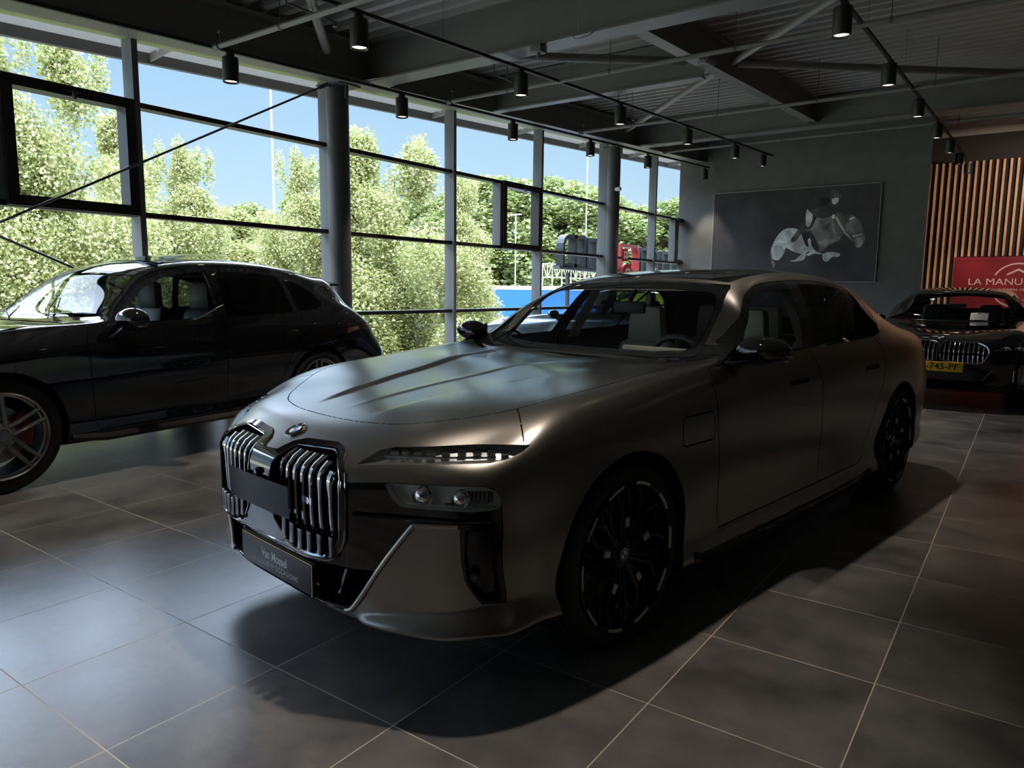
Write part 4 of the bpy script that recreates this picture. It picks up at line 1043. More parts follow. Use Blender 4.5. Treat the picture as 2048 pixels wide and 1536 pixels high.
    for nm, P, dep in (('upper_headlight', hu, .05), ('lower_headlight', hl, .030)):
        for s in (-1,1):
            Q = [(s*a, c) for a, c in P]
            if s < 0: Q = Q[::-1]
            fs = S.cut(Q, 'X', fr)
            hs = S.take(fs, nm, M['reflector'] if nm[0] == 'u' else M['bowl_white'], car, push=dep, keep=True, dirn=(1,-s*.3,0))
            gl = S.take(fs, 'lamp_cover', M['glass_lamp'], hs)
            b = B()
            if nm[0] == 'u':                                         # a bright bar with cut blocks behind the cover
                for k in range(9):
                    y = .53+.038*k; q, _ = S.hit('X', s*y, .829+.012*(y-.53)/.3)
                    if q: box(b, -.012,.03,-.014,.014,-.006,.006+.003*(k%2), Matrix.Translation(q+Vector((.030,0,0))) @ Matrix.Rotation(-s*.75,4,'Z'), bev=.002)
                pts = [S.hit('X', s*y, .816+.012*(y-.5)/.3)[0] for y in (.52,.6,.68,.76,.83)]
                path(b, [q+Vector((.02,0,0)) for q in pts if q], .004, 6)
            else:
                for y, r in ((.69,.030),(.80,.026)):
                    q, _ = S.hit('X', s*y, .712); q = q+Vector((.026,0,0))
                    mt = Matrix.Translation(q) @ Matrix.Rotation(-s*.5,4,'Z')
                    c2 = B(); lathe(c2, [(r*1.25,-.01),(r*1.2,-.016),(r,-.012),(r*.8,-.022),(r*.4,-.03),(0,-.032)], 24, axis='X'); bmesh.ops.transform(c2, matrix=mt, verts=c2.verts)
                    tmp = bpy.data.meshes.new('t'); c2.to_mesh(tmp); b.from_mesh(tmp); bpy.data.meshes.remove(tmp)
                pts = [S.hit('X', s*y, z)[0] for y, z in ((.600,.735),(.622,.70),(.650,.683),(.72,.683),(.80,.684),(.885,.686))]
                path(b, [q+Vector((.012,0,0)) for q in pts if q], .005, 5)
                for k in range(7):
                    q, _ = S.hit('X', s*(.815+.009*k), .715); box(b, -.003,.02,-.0025,.0025,-.02,.02, Matrix.Translation(q+Vector((.025,0,0))))
                q, _ = S.hit('X', s*.775, .695); box(b, -.004,.004,-.03,.03,-.010,.010, Matrix.Translation(q+Vector((.035,0,-.004))) @ Matrix.Rotation(-s*.6,4,'Z'))
            obj('lamp_element', fix(b), M['chrome'], hs, 30)
    # ---- mouth, then the rest of the gloss black mask
    mo = sym([(0,.425),(.30,.425),(.46,.428),(.553,.434),(.466,.300),(.43,.284),(.285,.272),(0,.272)])
    S_m = S.take(S.cut(mo, 'X', fr), 'lower_intake', VO, car, push=.13, dirn=(1,0,0))
    b = B()
    for s in (-1,1):
        for y0,y1,w in ((.335,.41,.012),(.10,.10,.03),(.22,.22,.02)):
            x = sx(s*y0,.33)
            vs = box(b, x+.03, x+.06, s*y0-w/2, s*y0+w/2, .275, .43)
            for v in vs:
                v.co.y += s*(y1-y0)*(v.co.z-.275)/.155
    obj('intake_strut', b, BG, S_m, 30)
    slot = rounded([(.832,.612),(.893,.610),(.893,.365),(.868,.368),(.836,.44),(.828,.51)], .012, 3)
    for s in (-1,1):
        Q = [(s*a, c) for a, c in slot]
        if s < 0: Q = Q[::-1]
        so_ = S.take(S.cut(Q, 'X', fr), 'air_curtain', BG, car, push=.035, dirn=(1,-s*.6,0))
        q, n = S.hit('X', s*.846, .455)
        if q: 
            b = B(); lathe(b, [(0,-.004),(.008,-.004),(.009,-.001),(.012,-.001),(.013,-.004),(.016,-.003),(.017,.03)], 20, axis='X'); bmesh.ops.transform(b, matrix=Matrix.Translation(q+Vector((.012,0,0))) @ Matrix.Rotation(-s*.7,4,'Z'), verts=b.verts)
            obj('parking_sensor', fix(b), BG, so_)
    mask = sym([(0,.7),(.3,.72),(.47,.738),(.585,.748),(.857,.755),(.880,.745),(.896,.708),(.903,.609),(.900,.356),(.864,.362),(.830,.442),(.820,.511),(.818,.621),(.678,.606),(.562,.436),(.477,.318),(.442,.278),(.42,.268),(.28,.258),(0,.256)])
    S.take(S.cut(mask, 'X', fr), 'bumper_mask', BG, car, push=.005)
    b = B()
    for s in (-1,1):
        pts = []
        for y in np.linspace(.495,.885,14):
            q, n = S.hit('X', s*y, .634+.006*sm(.5,.9,y)); pts.append(q-Vector((.006*sm(.49,.6,y)*1.5,0,0)))
        path(b, pts, .009, 6, sy=.006)
    obj('mask_blade', b, BG, car)
    for s in (-1,1):                                                  # raised body-colour edge of the corner panel
        q0 = [(.425,.272),(.452,.283),(.480,.322),(.560,.436),(.672,.600),(.686,.612),(.70,.617),(.817,.626)]
        pts = [S.hit('X', s*y, z)[0] for y, z in spline(q0, 3)]
        b = B(); path(b, [q-Vector((.004,0,0)) for q in pts if q], .010, 8); obj('panel_edge', b, paint, car)
    # ---- glass
    up = lambda c, n: 1.55 < c.x < 2.55 and n.z > .2 and c.z > 1.03
    ws = sym([(0,1.046),(.506,1.050),(.64,1.056),(.695,1.068),(.703,1.085),(.680,1.131),(.666,1.20),(.652,1.30),(.600,1.40),(.576,1.420),(.3,1.438),(0,1.444)])
    wi = sym([(0,1.070),(.42,1.075),(.60,1.090),(.640,1.110),(.644,1.165),(.617,1.275),(.594,1.34),(.562,1.366),(.52,1.380),(.3,1.395),(0,1.40)])
    inner = set(S.cut(wi, 'X', up)); 
    whole = [f for f in S.cut(ws, 'X', up)]
    inner = [f for f in S.cut(wi, 'X', up)]
    ins = set(inner)
    wf = S.take([f for f in whole if f not in ins], 'windscreen_border', BG, car, push=.003)
    wg = S.take(inner, 'windscreen', M['glass_front'], car)
    rf = rounded([(2.36,-.555),(2.36,.555),(3.55,.57),(3.62,.52),(3.62,-.52),(3.55,-.57)], .03, 3)
    S.take(S.cut(rf, 'Z', lambda c, n: n.z > .5 and c.z > 1.2), 'glass_roof', BG, car, push=.002)
    rw = sym([(0,1.455),(.45,1.44),(.52,1.40),(.60,1.20),(.55,1.17),(0,1.175)])
    S.take(S.cut(rw, 'X', lambda c, n: c.x > 3.75 and n.x > .15 and c.z > 1.15), 'rear_window', M['glass_tint'], car)
    sd = lambda s: (lambda c, n: c.y*s > .45)
    dlo = [(1.590,1.040),(1.78,1.082),(1.906,1.125),(2.028,1.213),(2.160,1.305),(2.277,1.366),(2.416,1.407),(2.54,1.432),(2.757,1.449),(3.0,1.453),(3.30,1.446),(3.55,1.420),(3.72,1.375),(3.82,1.32),(3.90,1.255),(3.905,1.20),(3.86,1.145),(3.81,1.122),(3.66,1.106),(3.15,1.090),(2.5,1.078),(2.0,1.062),(1.75,1.048)]
    dlo = spline(dlo[:15],2)+[np.array(p) for p in dlo[15:]]
    fw = rounded([(1.80,1.075),(1.905,1.110),(1.955,1.135),(2.045,1.205),(2.17,1.292),(2.29,1.350),(2.43,1.390),(2.56,1.413),(2.745,1.430),(2.559,1.092),(2.2,1.082)], .015, 2)
    rw_ = rounded([(2.705,1.095),(2.868,1.432),(3.05,1.435),(3.30,1.428),(3.56,1.402),(3.415,1.261),(3.322,1.108),(3.0,1.100)], .015, 2)
    qw = rounded([(3.350,1.112),(3.440,1.262),(3.60,1.392),(3.70,1.362),(3.79,1.315),(3.865,1.25),(3.868,1.205),(3.835,1.160),(3.78,1.138),(3.6,1.120)], .015, 2)
    # ---- doors and other shut lines (narrow gaps cut through the skin)
    fd = [(1.600,1.042),(1.555,.985),(1.556,.93),(1.556,.80),(1.575,.60),(1.60,.40),(1.615,.315),(2.76,.315),(2.752,.40),(2.725,.70),(2.715,.90),(2.64,1.08)]
    rd = [(2.76,.315),(3.40,.315),(3.47,.36),(3.53,.50),(3.60,.66),(3.70,.80),(3.755,.90),(3.74,.98),(3.69,1.06),(3.66,1.115)]
    for s in (-1,1):
        pr = sd(s); D = {}
        w3 = []
        for nm, P in (('front_window', fw), ('rear_window', rw_), ('quarter_window', qw)):
            D[nm] = S.cut(P, 'Y', pr)
        al = S.cut(dlo, 'Y', pr)
        for nm, P in (('front_window', fw), ('rear_window', rw_), ('quarter_window', qw)): D[nm] = S.cut(P, 'Y', pr)
        wins = set(sum(D.values(), []))
        al = [f for f in S.cut(dlo, 'Y', pr) if f not in wins]
        pr2 = lambda c, n: c.y*s > .45
        S.take(al, 'window_surround', BG, car, push=.002)
        for nm in D: S.take(D[nm], nm, M['glass_front'] if nm == 'front_window' else M['glass_tint'], car)
        def gap(line, w=.006, axis='Y', pred=pr, nm='panel_gap'):
            fs = S.strip(line, w, axis, pred)
            if fs: return S.take(fs, nm, VO, car, push=.008)
        gap(fd); gap(rd[:])
        gap([(1.045,.805),(1.20,.87),(1.27,.85)] if False else [(1.262,.755),(1.268,.845),(1.285,.862),(1.50,.866),(1.525,.85),(1.528,.76),(1.51,.742),(1.28,.742),(1.262,.755)])
        for hx in (2.42, 3.50):                                      # flush door handles
            fs = S.cut(rounded([(hx-.12,.905),(hx+.12,.908),(hx+.12,.934),(hx-.12,.931)], .01, 2), 'Y', pr)
            S.take(fs, 'door_handle', BM, car, push=.006)
        # bonnet-to-wing line, wing-to-bumper line
        gap([(.542,.703*s),(.461,.799*s),(.405,.866*s)], .005, 'Z', lambda c, n: c.z > .82 and c.y*s > .6)
    hood = [(.176,0),(.178,.12),(.186,.22),(.208,.32),(.24,.41),(.307,.503),(.419,.610),(.542,.703),(.66,.748),(.80,.768),(1.0,.775),(1.33,.775),(1.55,.765),(1.68,.74)]
    line = [(x, -y) for x, y in hood[::-1]]+[(x, y) for x, y in hood[1:]]
    line = [tuple(p) for p in spline(line, 3)]
    fs = S.strip(line, .005, 'Z', lambda c, n: c.z > .8 and n.z > .2)
    S.take(fs, 'panel_gap', VO, car, push=.008)
    rear_hood = [(1.68,.745),(1.735,.60),(1.765,.40),(1.785,.2),(1.79,0)]
    line = [(x, -y) for x, y in rear_hood[::-1]][::-1]
    line = [(x, -y) for x, y in rear_hood]+[(x, y) for x, y in rear_hood[::-1][1:]]
    fs = S.strip(line, .012, 'Z', lambda c, n: c.z > .95 and n.z > .2)
    S.take(fs, 'panel_gap', VO, car, push=.012)
    # ---- what is left falls apart into panels
    for isl in S.islands():
        c = Vector(); A = 0
        for f in isl: a = f.calc_area(); c += f.calc_center_median()*a; A += a
        if A < 1e-5: continue
        c /= A
        if A < .002: nm = 'panel_gap'; 
        elif c.z > .85 and c.x < 1.45 and abs(c.y) < .1 and A > .5: nm = 'bonnet'
        elif abs(c.y) > .8 and 1.6 < c.x < 2.7 and A > .3: nm = 'front_door'
        elif abs(c.y) > .8 and 2.7 < c.x < 3.7 and A > .3: nm = 'rear_door'
        elif A > 3: nm = 'body'
        elif c.x < .25 and abs(c.y) > .5: nm = 'bumper_panel'
        else: nm = 'body_panel'
        S.take(isl, nm, paint, car)
    # ---- number plate board
    b = B(); box(b, -.004,.010,-.276,.276,.218,.350, bev=.006); pb = obj('plate_board', b, BM, car, 30)
    b = B(); box(b, -.013,-.005,-.268,.268,.226,.340, bev=.005); p2 = obj('plate_face', b, mat('plate_grey',(.05,.05,.05),.4), pb, 30)
    b = B(); box(b, -.0105,-.006,-.272,-.264,.224,.343); box(b, -.0105,-.006,-.270,.270,.340,.3435); obj('plate_gold_edge', b, mat('gold_edge',(.55,.38,.12),.3,.9), pb, 0)
    mt = lambda y, z: basis((-.0135,y,z),(0,-1,0),(0,0,1),(-1,0,0))
    text('Van Mossel', .050, mt(0,.296), M['white'], p2, 'plate_text', .0004, .0011, sx=.86)
    text('EXCLUSIEVE OCCASIONS', .0285, mt(0,.258), M['white'], p2, 'plate_text', .0003, 0, sx=.92, space=1.22)
    pb.location = (-.046,0,.058)
    # ---- mirrors
    for s in (-1,1):
        b = B()
        bmesh.ops.create_uvsphere(b, u_segments=28, v_segments=16, radius=1)
        for v in b.verts:
            x, y, z = v.co
            x = x*.085; 
            if x > .03: x = .03+(x-.03)*.15
            yy = y*.130; zz = z*.068*(1-.18*y*s)+ .008*y*s
            v.co = (1.88+x+.10*(yy*s)*.6, s*.995+yy, 1.112+zz)
        mr = obj('wing_mirror', b, BG, car)
        b = B(); path(b, [(1.73,s*.865,1.055),(1.745,s*.92,1.052),(1.86,s*.97,1.065)], .020, 8, sy=.014); obj('mirror_arm', b, BG, mr)
        b = B(); pts = []
        for k in range(9):
            t = k/8; pts.append((1.815+.08*t-.035*math.sin(PI*t)+.02, s*(.89+.23*t), 1.088+.010*math.sin(PI*t)))
        path(b, pts, .003, 5); obj('mirror_trim', b, M['chrome'], mr)
        b = B(); vs = [b.verts.new((1.922+.06*(a)*.11, s*(.995)+a*.105, 1.112+c*.05)) for a, c in ((-1,-1),(1,-.7),(1,.7),(-1,1))]; b.faces.new(vs); obj('mirror_glass', b, M['chrome'], mr, 0)
        b = B(); vs = [b.verts.new(p) for p in ((1.68,s*.888,1.050),(1.88,s*.902,1.064),(1.88,s*.866,1.135),(1.80,s*.868,1.10))]; b.faces.new(vs); bmesh.ops.solidify(b, geom=b.faces, thickness=.01); obj('mirror_base', fix(b), BG, mr, 0)
    # ---- wheels
    for x in (.911, 4.126):
        for s in (-1,1): wheel('wheel', car, x, s, .366, .25, .296, .955 if x < 2 else .96, 'mesh')
    # ---- sill trim and cabin
    for s in (-1,1):
        b = B(); pts = [(1.40,s*.952,.235),(1.55,s*.972,.205),(2.4,s*.976,.195),(3.3,s*.972,.20),(3.58,s*.955,.235)]
        path(b, spline(pts,6), .022, 6, sy=.028); obj('side_skirt', b, BG, car)
        b = B(); path(b, [(2.02,s*.996,.225),(2.12,s*.998,.222)], .004, 5); path(b, [(2.52,s*.996,.222),(2.62,s*.998,.22)], .004, 5); obj('skirt_bright_clip', b, M['chrome'], car)
    b = B(); box(b, 1.45,4.5,-.84,.84,.20,.26); box(b, 1.45,4.5,.80,.84,.26,.98); box(b, 1.45,4.5,-.84,-.80,.26,.98); box(b, 4.2,4.5,-.84,.84,.26,1.05); box(b,1.2,1.5,-.84,.84,.26,.95)
    obj('cabin_tub', b, M['trim_dark'], car, 0)
    b = B(); N = 10
    rows = [(1.735,1.035),(1.90,1.045),(2.05,1.03),(2.12,.98),(2.14,.70)]
    L = [[b.verts.new((x, -.80+1.6*j/N, z+ (.015*math.exp(-(((-.80+1.6*j/N)+.37)/.22)**2) if i in (1,2) else 0))) for j in range(N+1)] for i, (x, z) in enumerate(rows)]
    for i in range(len(rows)-1):
        for j in range(N): b.faces.new((L[i][j], L[i+1][j], L[i+1][j+1], L[i][j+1]))
    obj('dashboard', fix(b), M['leather_dark'], car)
    b = B(); box(b, 1.96,2.00,-.62,-.14,1.045,1.085, bev=.008); obj('instrument_cowl', b, M['leather'], car)
    b = B(); pts = [(.185*math.cos(a), .185*math.sin(a), 0) for a in np.linspace(0,2*PI,33)[:-1]]; path(b, pts, .017, 8, closed=True); lathe(b, [(0,.02),(.06,.02),(.07,0),(.06,-.03)], 16, axis='Z'); 
    for a in (0,PI,-PI/2): path(b, [(.05*math.cos(a),.05*math.sin(a),0),(.18*math.cos(a),.18*math.sin(a),0)], .014, 6)
    sw = obj('steering_wheel', b, M['leather_dark'], car); sw.location = (2.22,-.37,.965); sw.rotation_euler = (0,R(66),0)
    for x in (2.62,):
        for s in (-1,1): seat(car, x, s*.37, M['leather'], .42, w=.52)
    for s in (-1,0,1): seat(car, 3.65, s*.42, M['leather'], .42, w=.44)
    b = B(); box(b, 2.30,3.9,-.60,.60,1.385,1.395); obj('headlining', b, M['leather'], car)
    for s in (-1,1):
        b = B(); vs = [b.verts.new(p) for p in ((2.66,s*.845,1.05),(2.80,s*.85,1.05),(2.84,s*.68,1.40),(2.74,s*.68,1.40))]; b.faces.new(vs); bmesh.ops.solidify(b, geom=b.faces, thickness=.03); obj('pillar_trim', fix(b), M['leather'], car, 0)
    b = B(); box(b, -.012,.012,-.11,.11,-.035,.035, bev=.01); im = obj('interior_mirror', b, BM, car); im.location = (2.22,.0,1.285)
    b = B(); path(b, [(2.22,0,1.31),(2.28,0,1.385)], .012, 6); obj('mirror_stalk', b, BM, car)
    return car, S
BMW, SB = saloon('saloon_car', (-2.265,1.69,0), .152, M['satin'], 'large satin bronze saloon with huge black kidney grille, in the middle of the floor')
# ------------------------------------------------------------------ the black coupe SUV and the two black saloons behind
def panels(S, car, paint, rules):
    for isl in S.islands():
        c = Vector(); A = 0
        for f in isl: a = f.calc_area(); c += f.calc_center_median()*a; A += a
        if A < 1e-5: continue
        c /= A; nm = 'body_panel'
        for test, n in rules:
            if test(c, A): nm = n; break
        S.take(isl, nm, paint, car)
def gap(S, car, line, w, axis, pred, push=.008):
    fs = S.strip(line, w, axis, pred)
    if fs: S.take(fs, 'panel_gap', M['black_void'], car, push=push)
def coupe_suv():
    S = Shell(suv_tables(), 3); paint = M['black_paint']; BG, BM, VO = M['black_gloss'], M['black_matt'], M['black_void']
    car = empty('sport_utility_vehicle', SUV_LOC, PI/2-SUV_TH, 'glossy black coupe SUV with grey twin-spoke wheels, parked along the window wall', 'car')
    sd = lambda s: (lambda c, n: c.y*s > .45)
    for xc in (.92, 3.815):
        P = [(xc+.425*math.cos(a), .385+.425*math.sin(a)) for a in np.linspace(0,2*PI,41)[:-1]]
        bmesh.ops.delete(S.bm, geom=S.cut(P, 'Y', lambda c, n: abs(c.y) > .5), context='FACES')
        for s in (-1,1): arch_liner(car, xc, .385, .427, s, VO, .965 if xc < 2 else .975)
    dlo = [(1.56,1.09),(1.72,1.135),(1.857,1.215),(1.964,1.30),(2.10,1.395),(2.32,1.485),(2.62,1.535),(3.0,1.545),(3.4,1.525),(3.72,1.465),(3.93,1.37),(4.03,1.26),(4.00,1.185),(3.86,1.150),(3.5,1.128),(2.8,1.108),(2.1,1.097),(1.7,1.088)]
    dlo = [tuple(p) for p in spline(dlo[:12],2)]+dlo[12:]
    fw = rounded([(1.80,1.105),(1.86,1.17),(1.99,1.285),(2.12,1.375),(2.34,1.462),(2.64,1.505),(2.66,1.50),(2.665,1.125),(2.2,1.110)], .02, 2)
    rw = rounded([(2.76,1.125),(2.76,1.505),(3.05,1.512),(3.40,1.492),(3.46,1.478),(3.53,1.145),(3.1,1.130)], .02, 2)
    qw = rounded([(3.60,1.155),(3.53,1.455),(3.70,1.412),(3.86,1.33),(3.955,1.235),(3.94,1.195),(3.82,1.170)], .02, 2)
    fd = [(1.56,1.075),(1.515,.98),(1.52,.70),(1.545,.40),(1.56,.33),(2.70,.33),(2.70,.7),(2.715,1.0),(2.72,1.09)]
    rd = [(2.70,.33),(3.15,.33),(3.30,.50),(3.42,.75),(3.60,.92),(3.70,1.0),(3.66,1.13)]
    for s in (-1,1):
        pr = sd(s)
        for P in (fw, rw, qw): S.cut(P, 'Y', pr)
        S.cut(dlo, 'Y', pr)
        D = [S.cut(P, 'Y', pr) for P in (fw, rw, qw)]; wins = set(sum(D, []))
        S.take([f for f in S.cut(dlo, 'Y', pr) if f not in wins], 'window_surround', BG, car, push=.002)
        for nm, fs, g in zip(('front_window','rear_window','quarter_window'), D, ('glass_front','glass_tint','glass_tint')): S.take(fs, nm, M[g], car)
        gap(S, car, fd, .006, 'Y', pr); gap(S, car, rd, .006, 'Y', pr)
        gap(S, car, [(2.18,.60),(2.5,.62)], .004, 'Y', pr)
        b = B()
        for hx in (2.50, 3.44):
            q, n = S.hit('Y', hx, .935, s); 
            path(b, [(hx-.10,q.y+s*.004,.938),(hx-.07,q.y+s*.03,.94),(hx+.07,q.y+s*.03,.94),(hx+.10,q.y+s*.004,.938)], .010, 8, sy=.013)
        obj('door_handle', b, BG, car)
        b = B(); bmesh.ops.create_uvsphere(b, u_segments=24, v_segments=14, radius=1)
        for v in b.verts:
            x, y, z = v.co; x *= .085
            if x > .03: x = .03+(x-.03)*.15
            v.co = (1.80+x+y*s*.02, s*1.065+y*.145, 1.125+z*.080+(.012 if z > 0 else 0)*(1-y*y))
        mr = obj('wing_mirror', b, BG, car)
        b = B(); path(b, [(1.74,s*.935,1.00),(1.76,s*.98,1.04),(1.79,s*1.02,1.08)], .040, 8, sy=.022); obj('mirror_arm', b, BM, mr)
        b = B(); box(b, 1.828,1.832,s*1.065-.115,s*1.065+.115,1.075,1.18); obj('mirror_glass', b, M['chrome'], mr, 0)
        b = B(); pts = [S.hit('X', s*y, z)[0] for y, z in ((.2,1.005),)]
        for k in range(5):                                           # slim rear lamp
            pass
        P = rounded([(4.50,1.03),(4.66,1.00),(4.70,.97),(4.66,.955),(4.52,.985)], .01, 2)
        S.take(S.cut(P, 'Y', lambda c, n: c.y*s > .6), 'tail_lamp', mat('tail_lamp_red', (.12,.01,.012), .1, coat=.5), car, push=.004)
    up = lambda c, n: 1.4 < c.x < 2.45 and n.z > .2 and c.z > 1.06
    ws = sym([(0,1.112),(.5,1.112),(.74,1.118),(.77,1.14),(.74,1.20),(.62,1.46),(.59,1.492),(.3,1.528),(0,1.54)])
    wi = sym([(0,1.135),(.5,1.135),(.70,1.145),(.72,1.17),(.60,1.43),(.56,1.465),(.3,1.50),(0,1.51)])
    S.cut(wi, 'X', up); S.cut(ws, 'X', up); ins = S.cut(wi, 'X', up); i2 = set(ins)
    S.take([f for f in S.cut(ws, 'X', up) if f not in i2], 'windscreen_border', BG, car, push=.002)
    S.take(ins, 'windscreen', M['glass_front'], car)
    rf = rounded([(2.30,-.56),(2.30,.56),(3.55,.58),(3.55,-.58)], .04, 3)
    S.take(S.cut(rf, 'Z', lambda c, n: n.z > .5 and c.z > 1.4), 'glass_roof', BG, car, push=.004)
    b = B(); N = 8                                                   # sunroof panel tilted up at its rear edge
    P = [[b.verts.new((2.42+.75*i/4, -.50+1.0*j/N, S.hit('Z', 2.42+.75*i/4, abs(-.50+1.0*j/N))[0].z+.006+.042*i/4)) for j in range(N+1)] for i in range(5)]
    for i in range(4):
        for j in range(N): b.faces.new((P[i][j],P[i+1][j],P[i+1][j+1],P[i][j+1]))
    bmesh.ops.solidify(b, geom=b.faces, thickness=.012); obj('sunroof_panel', fix(b), BG, car, 30)
    hd = sym([])
    line = [(.40,-.0)]
    hood = [(.30,0),(.31,.25),(.36,.45),(.50,.62),(.75,.71),(1.1,.74),(1.45,.76),(1.54,.74)]
    gap(S, car, [(x,-y) for x,y in hood[::-1]]+hood[1:], .006, 'Z', lambda c, n: n.z > .2 and c.z > .85)
    gap(S, car, [(1.52,-.80),(1.56,-.50),(1.585,0),(1.56,.5),(1.52,.80)], .02, 'Z', lambda c, n: n.z > .2 and c.z > 1.0, .012)
    # spoiler lip
    b = B(); pts = [(4.47-.07*(y/.62)**2, y, 1.462-.055*(y/.62)**2) for y in np.linspace(-.60,.60,15)]; path(b, pts, .085, 6, sy=.014); obj('roof_spoiler', b, paint, car)
    panels(S, car, paint, [(lambda c, A: abs(c.y) > .8 and 1.6 < c.x < 2.7 and A > .3, 'front_door'), (lambda c, A: abs(c.y) > .8 and 2.7 < c.x < 3.7 and A > .3, 'rear_door'), (lambda c, A: c.x < 1.6 and abs(c.y) < .1 and A > .5 and c.z > .85, 'bonnet'), (lambda c, A: A > 3, 'body')])
    b = B()                                                          # wipers
    path(b, [(1.60,-.30,1.125),(1.72,-.10,1.19),(1.86,.02,1.29)], .006, 5); path(b, [(1.59,.25,1.125),(1.68,.48,1.17),(1.80,.55,1.235)], .006, 5); obj('wiper', b, BM, car)
    for x in (.92, 3.815):
        for s in (-1,1): wheel('wheel', car, x, s, .385, .285, .292, .975 if x < 2 else .985, 'twin')
    for s in (-1,1):
        b = B(); path(b, [(1.36,s*.955,.30),(1.6,s*.975,.27),(3.2,s*.98,.27),(3.42,s*.965,.30)], .03, 6, sy=.03); obj('side_skirt', b, BM, car)
    b = B(); box(b, 1.4,4.5,-.84,.84,.28,.34); box(b, 1.4,4.5,.80,.84,.34,1.04); box(b, 1.4,4.5,-.84,-.80,.34,1.04); box(b, 1.2,1.45,-.84,.84,.34,1.0); box(b, 3.9,4.4,-.8,.8,.3,1.12)
    obj('cabin_tub', b, M['trim_dark'], car, 0)
    b = B(); box(b, 1.60,1.98,-.78,.78,.95,1.10, bev=.03); obj('dashboard', b, M['trim_dark'], car)
    for x, w in ((2.62,.52),(3.42,.50)):
        for s in (-1,1): seat(car, x-.05, s*.38, M['leather_dark'], .56, w=w)
    b = B(); box(b, 2.30,4.0,-.60,.60,1.47,1.48); obj('headlining', b, M['trim_dark'], car)
    b = B(); pts = [(.18*math.cos(a), .18*math.sin(a), 0) for a in np.linspace(0,2*PI,25)[:-1]]; path(b, pts, .016, 6, closed=True); path(b, [(-.17,0,0),(.17,0,0)], .02, 6)
    sw = obj('steering_wheel', b, M['trim_dark'], car); sw.location = (2.10,-.38,1.03); sw.rotation_euler = (0,R(66),0)
    return car
SUV = coupe_suv()

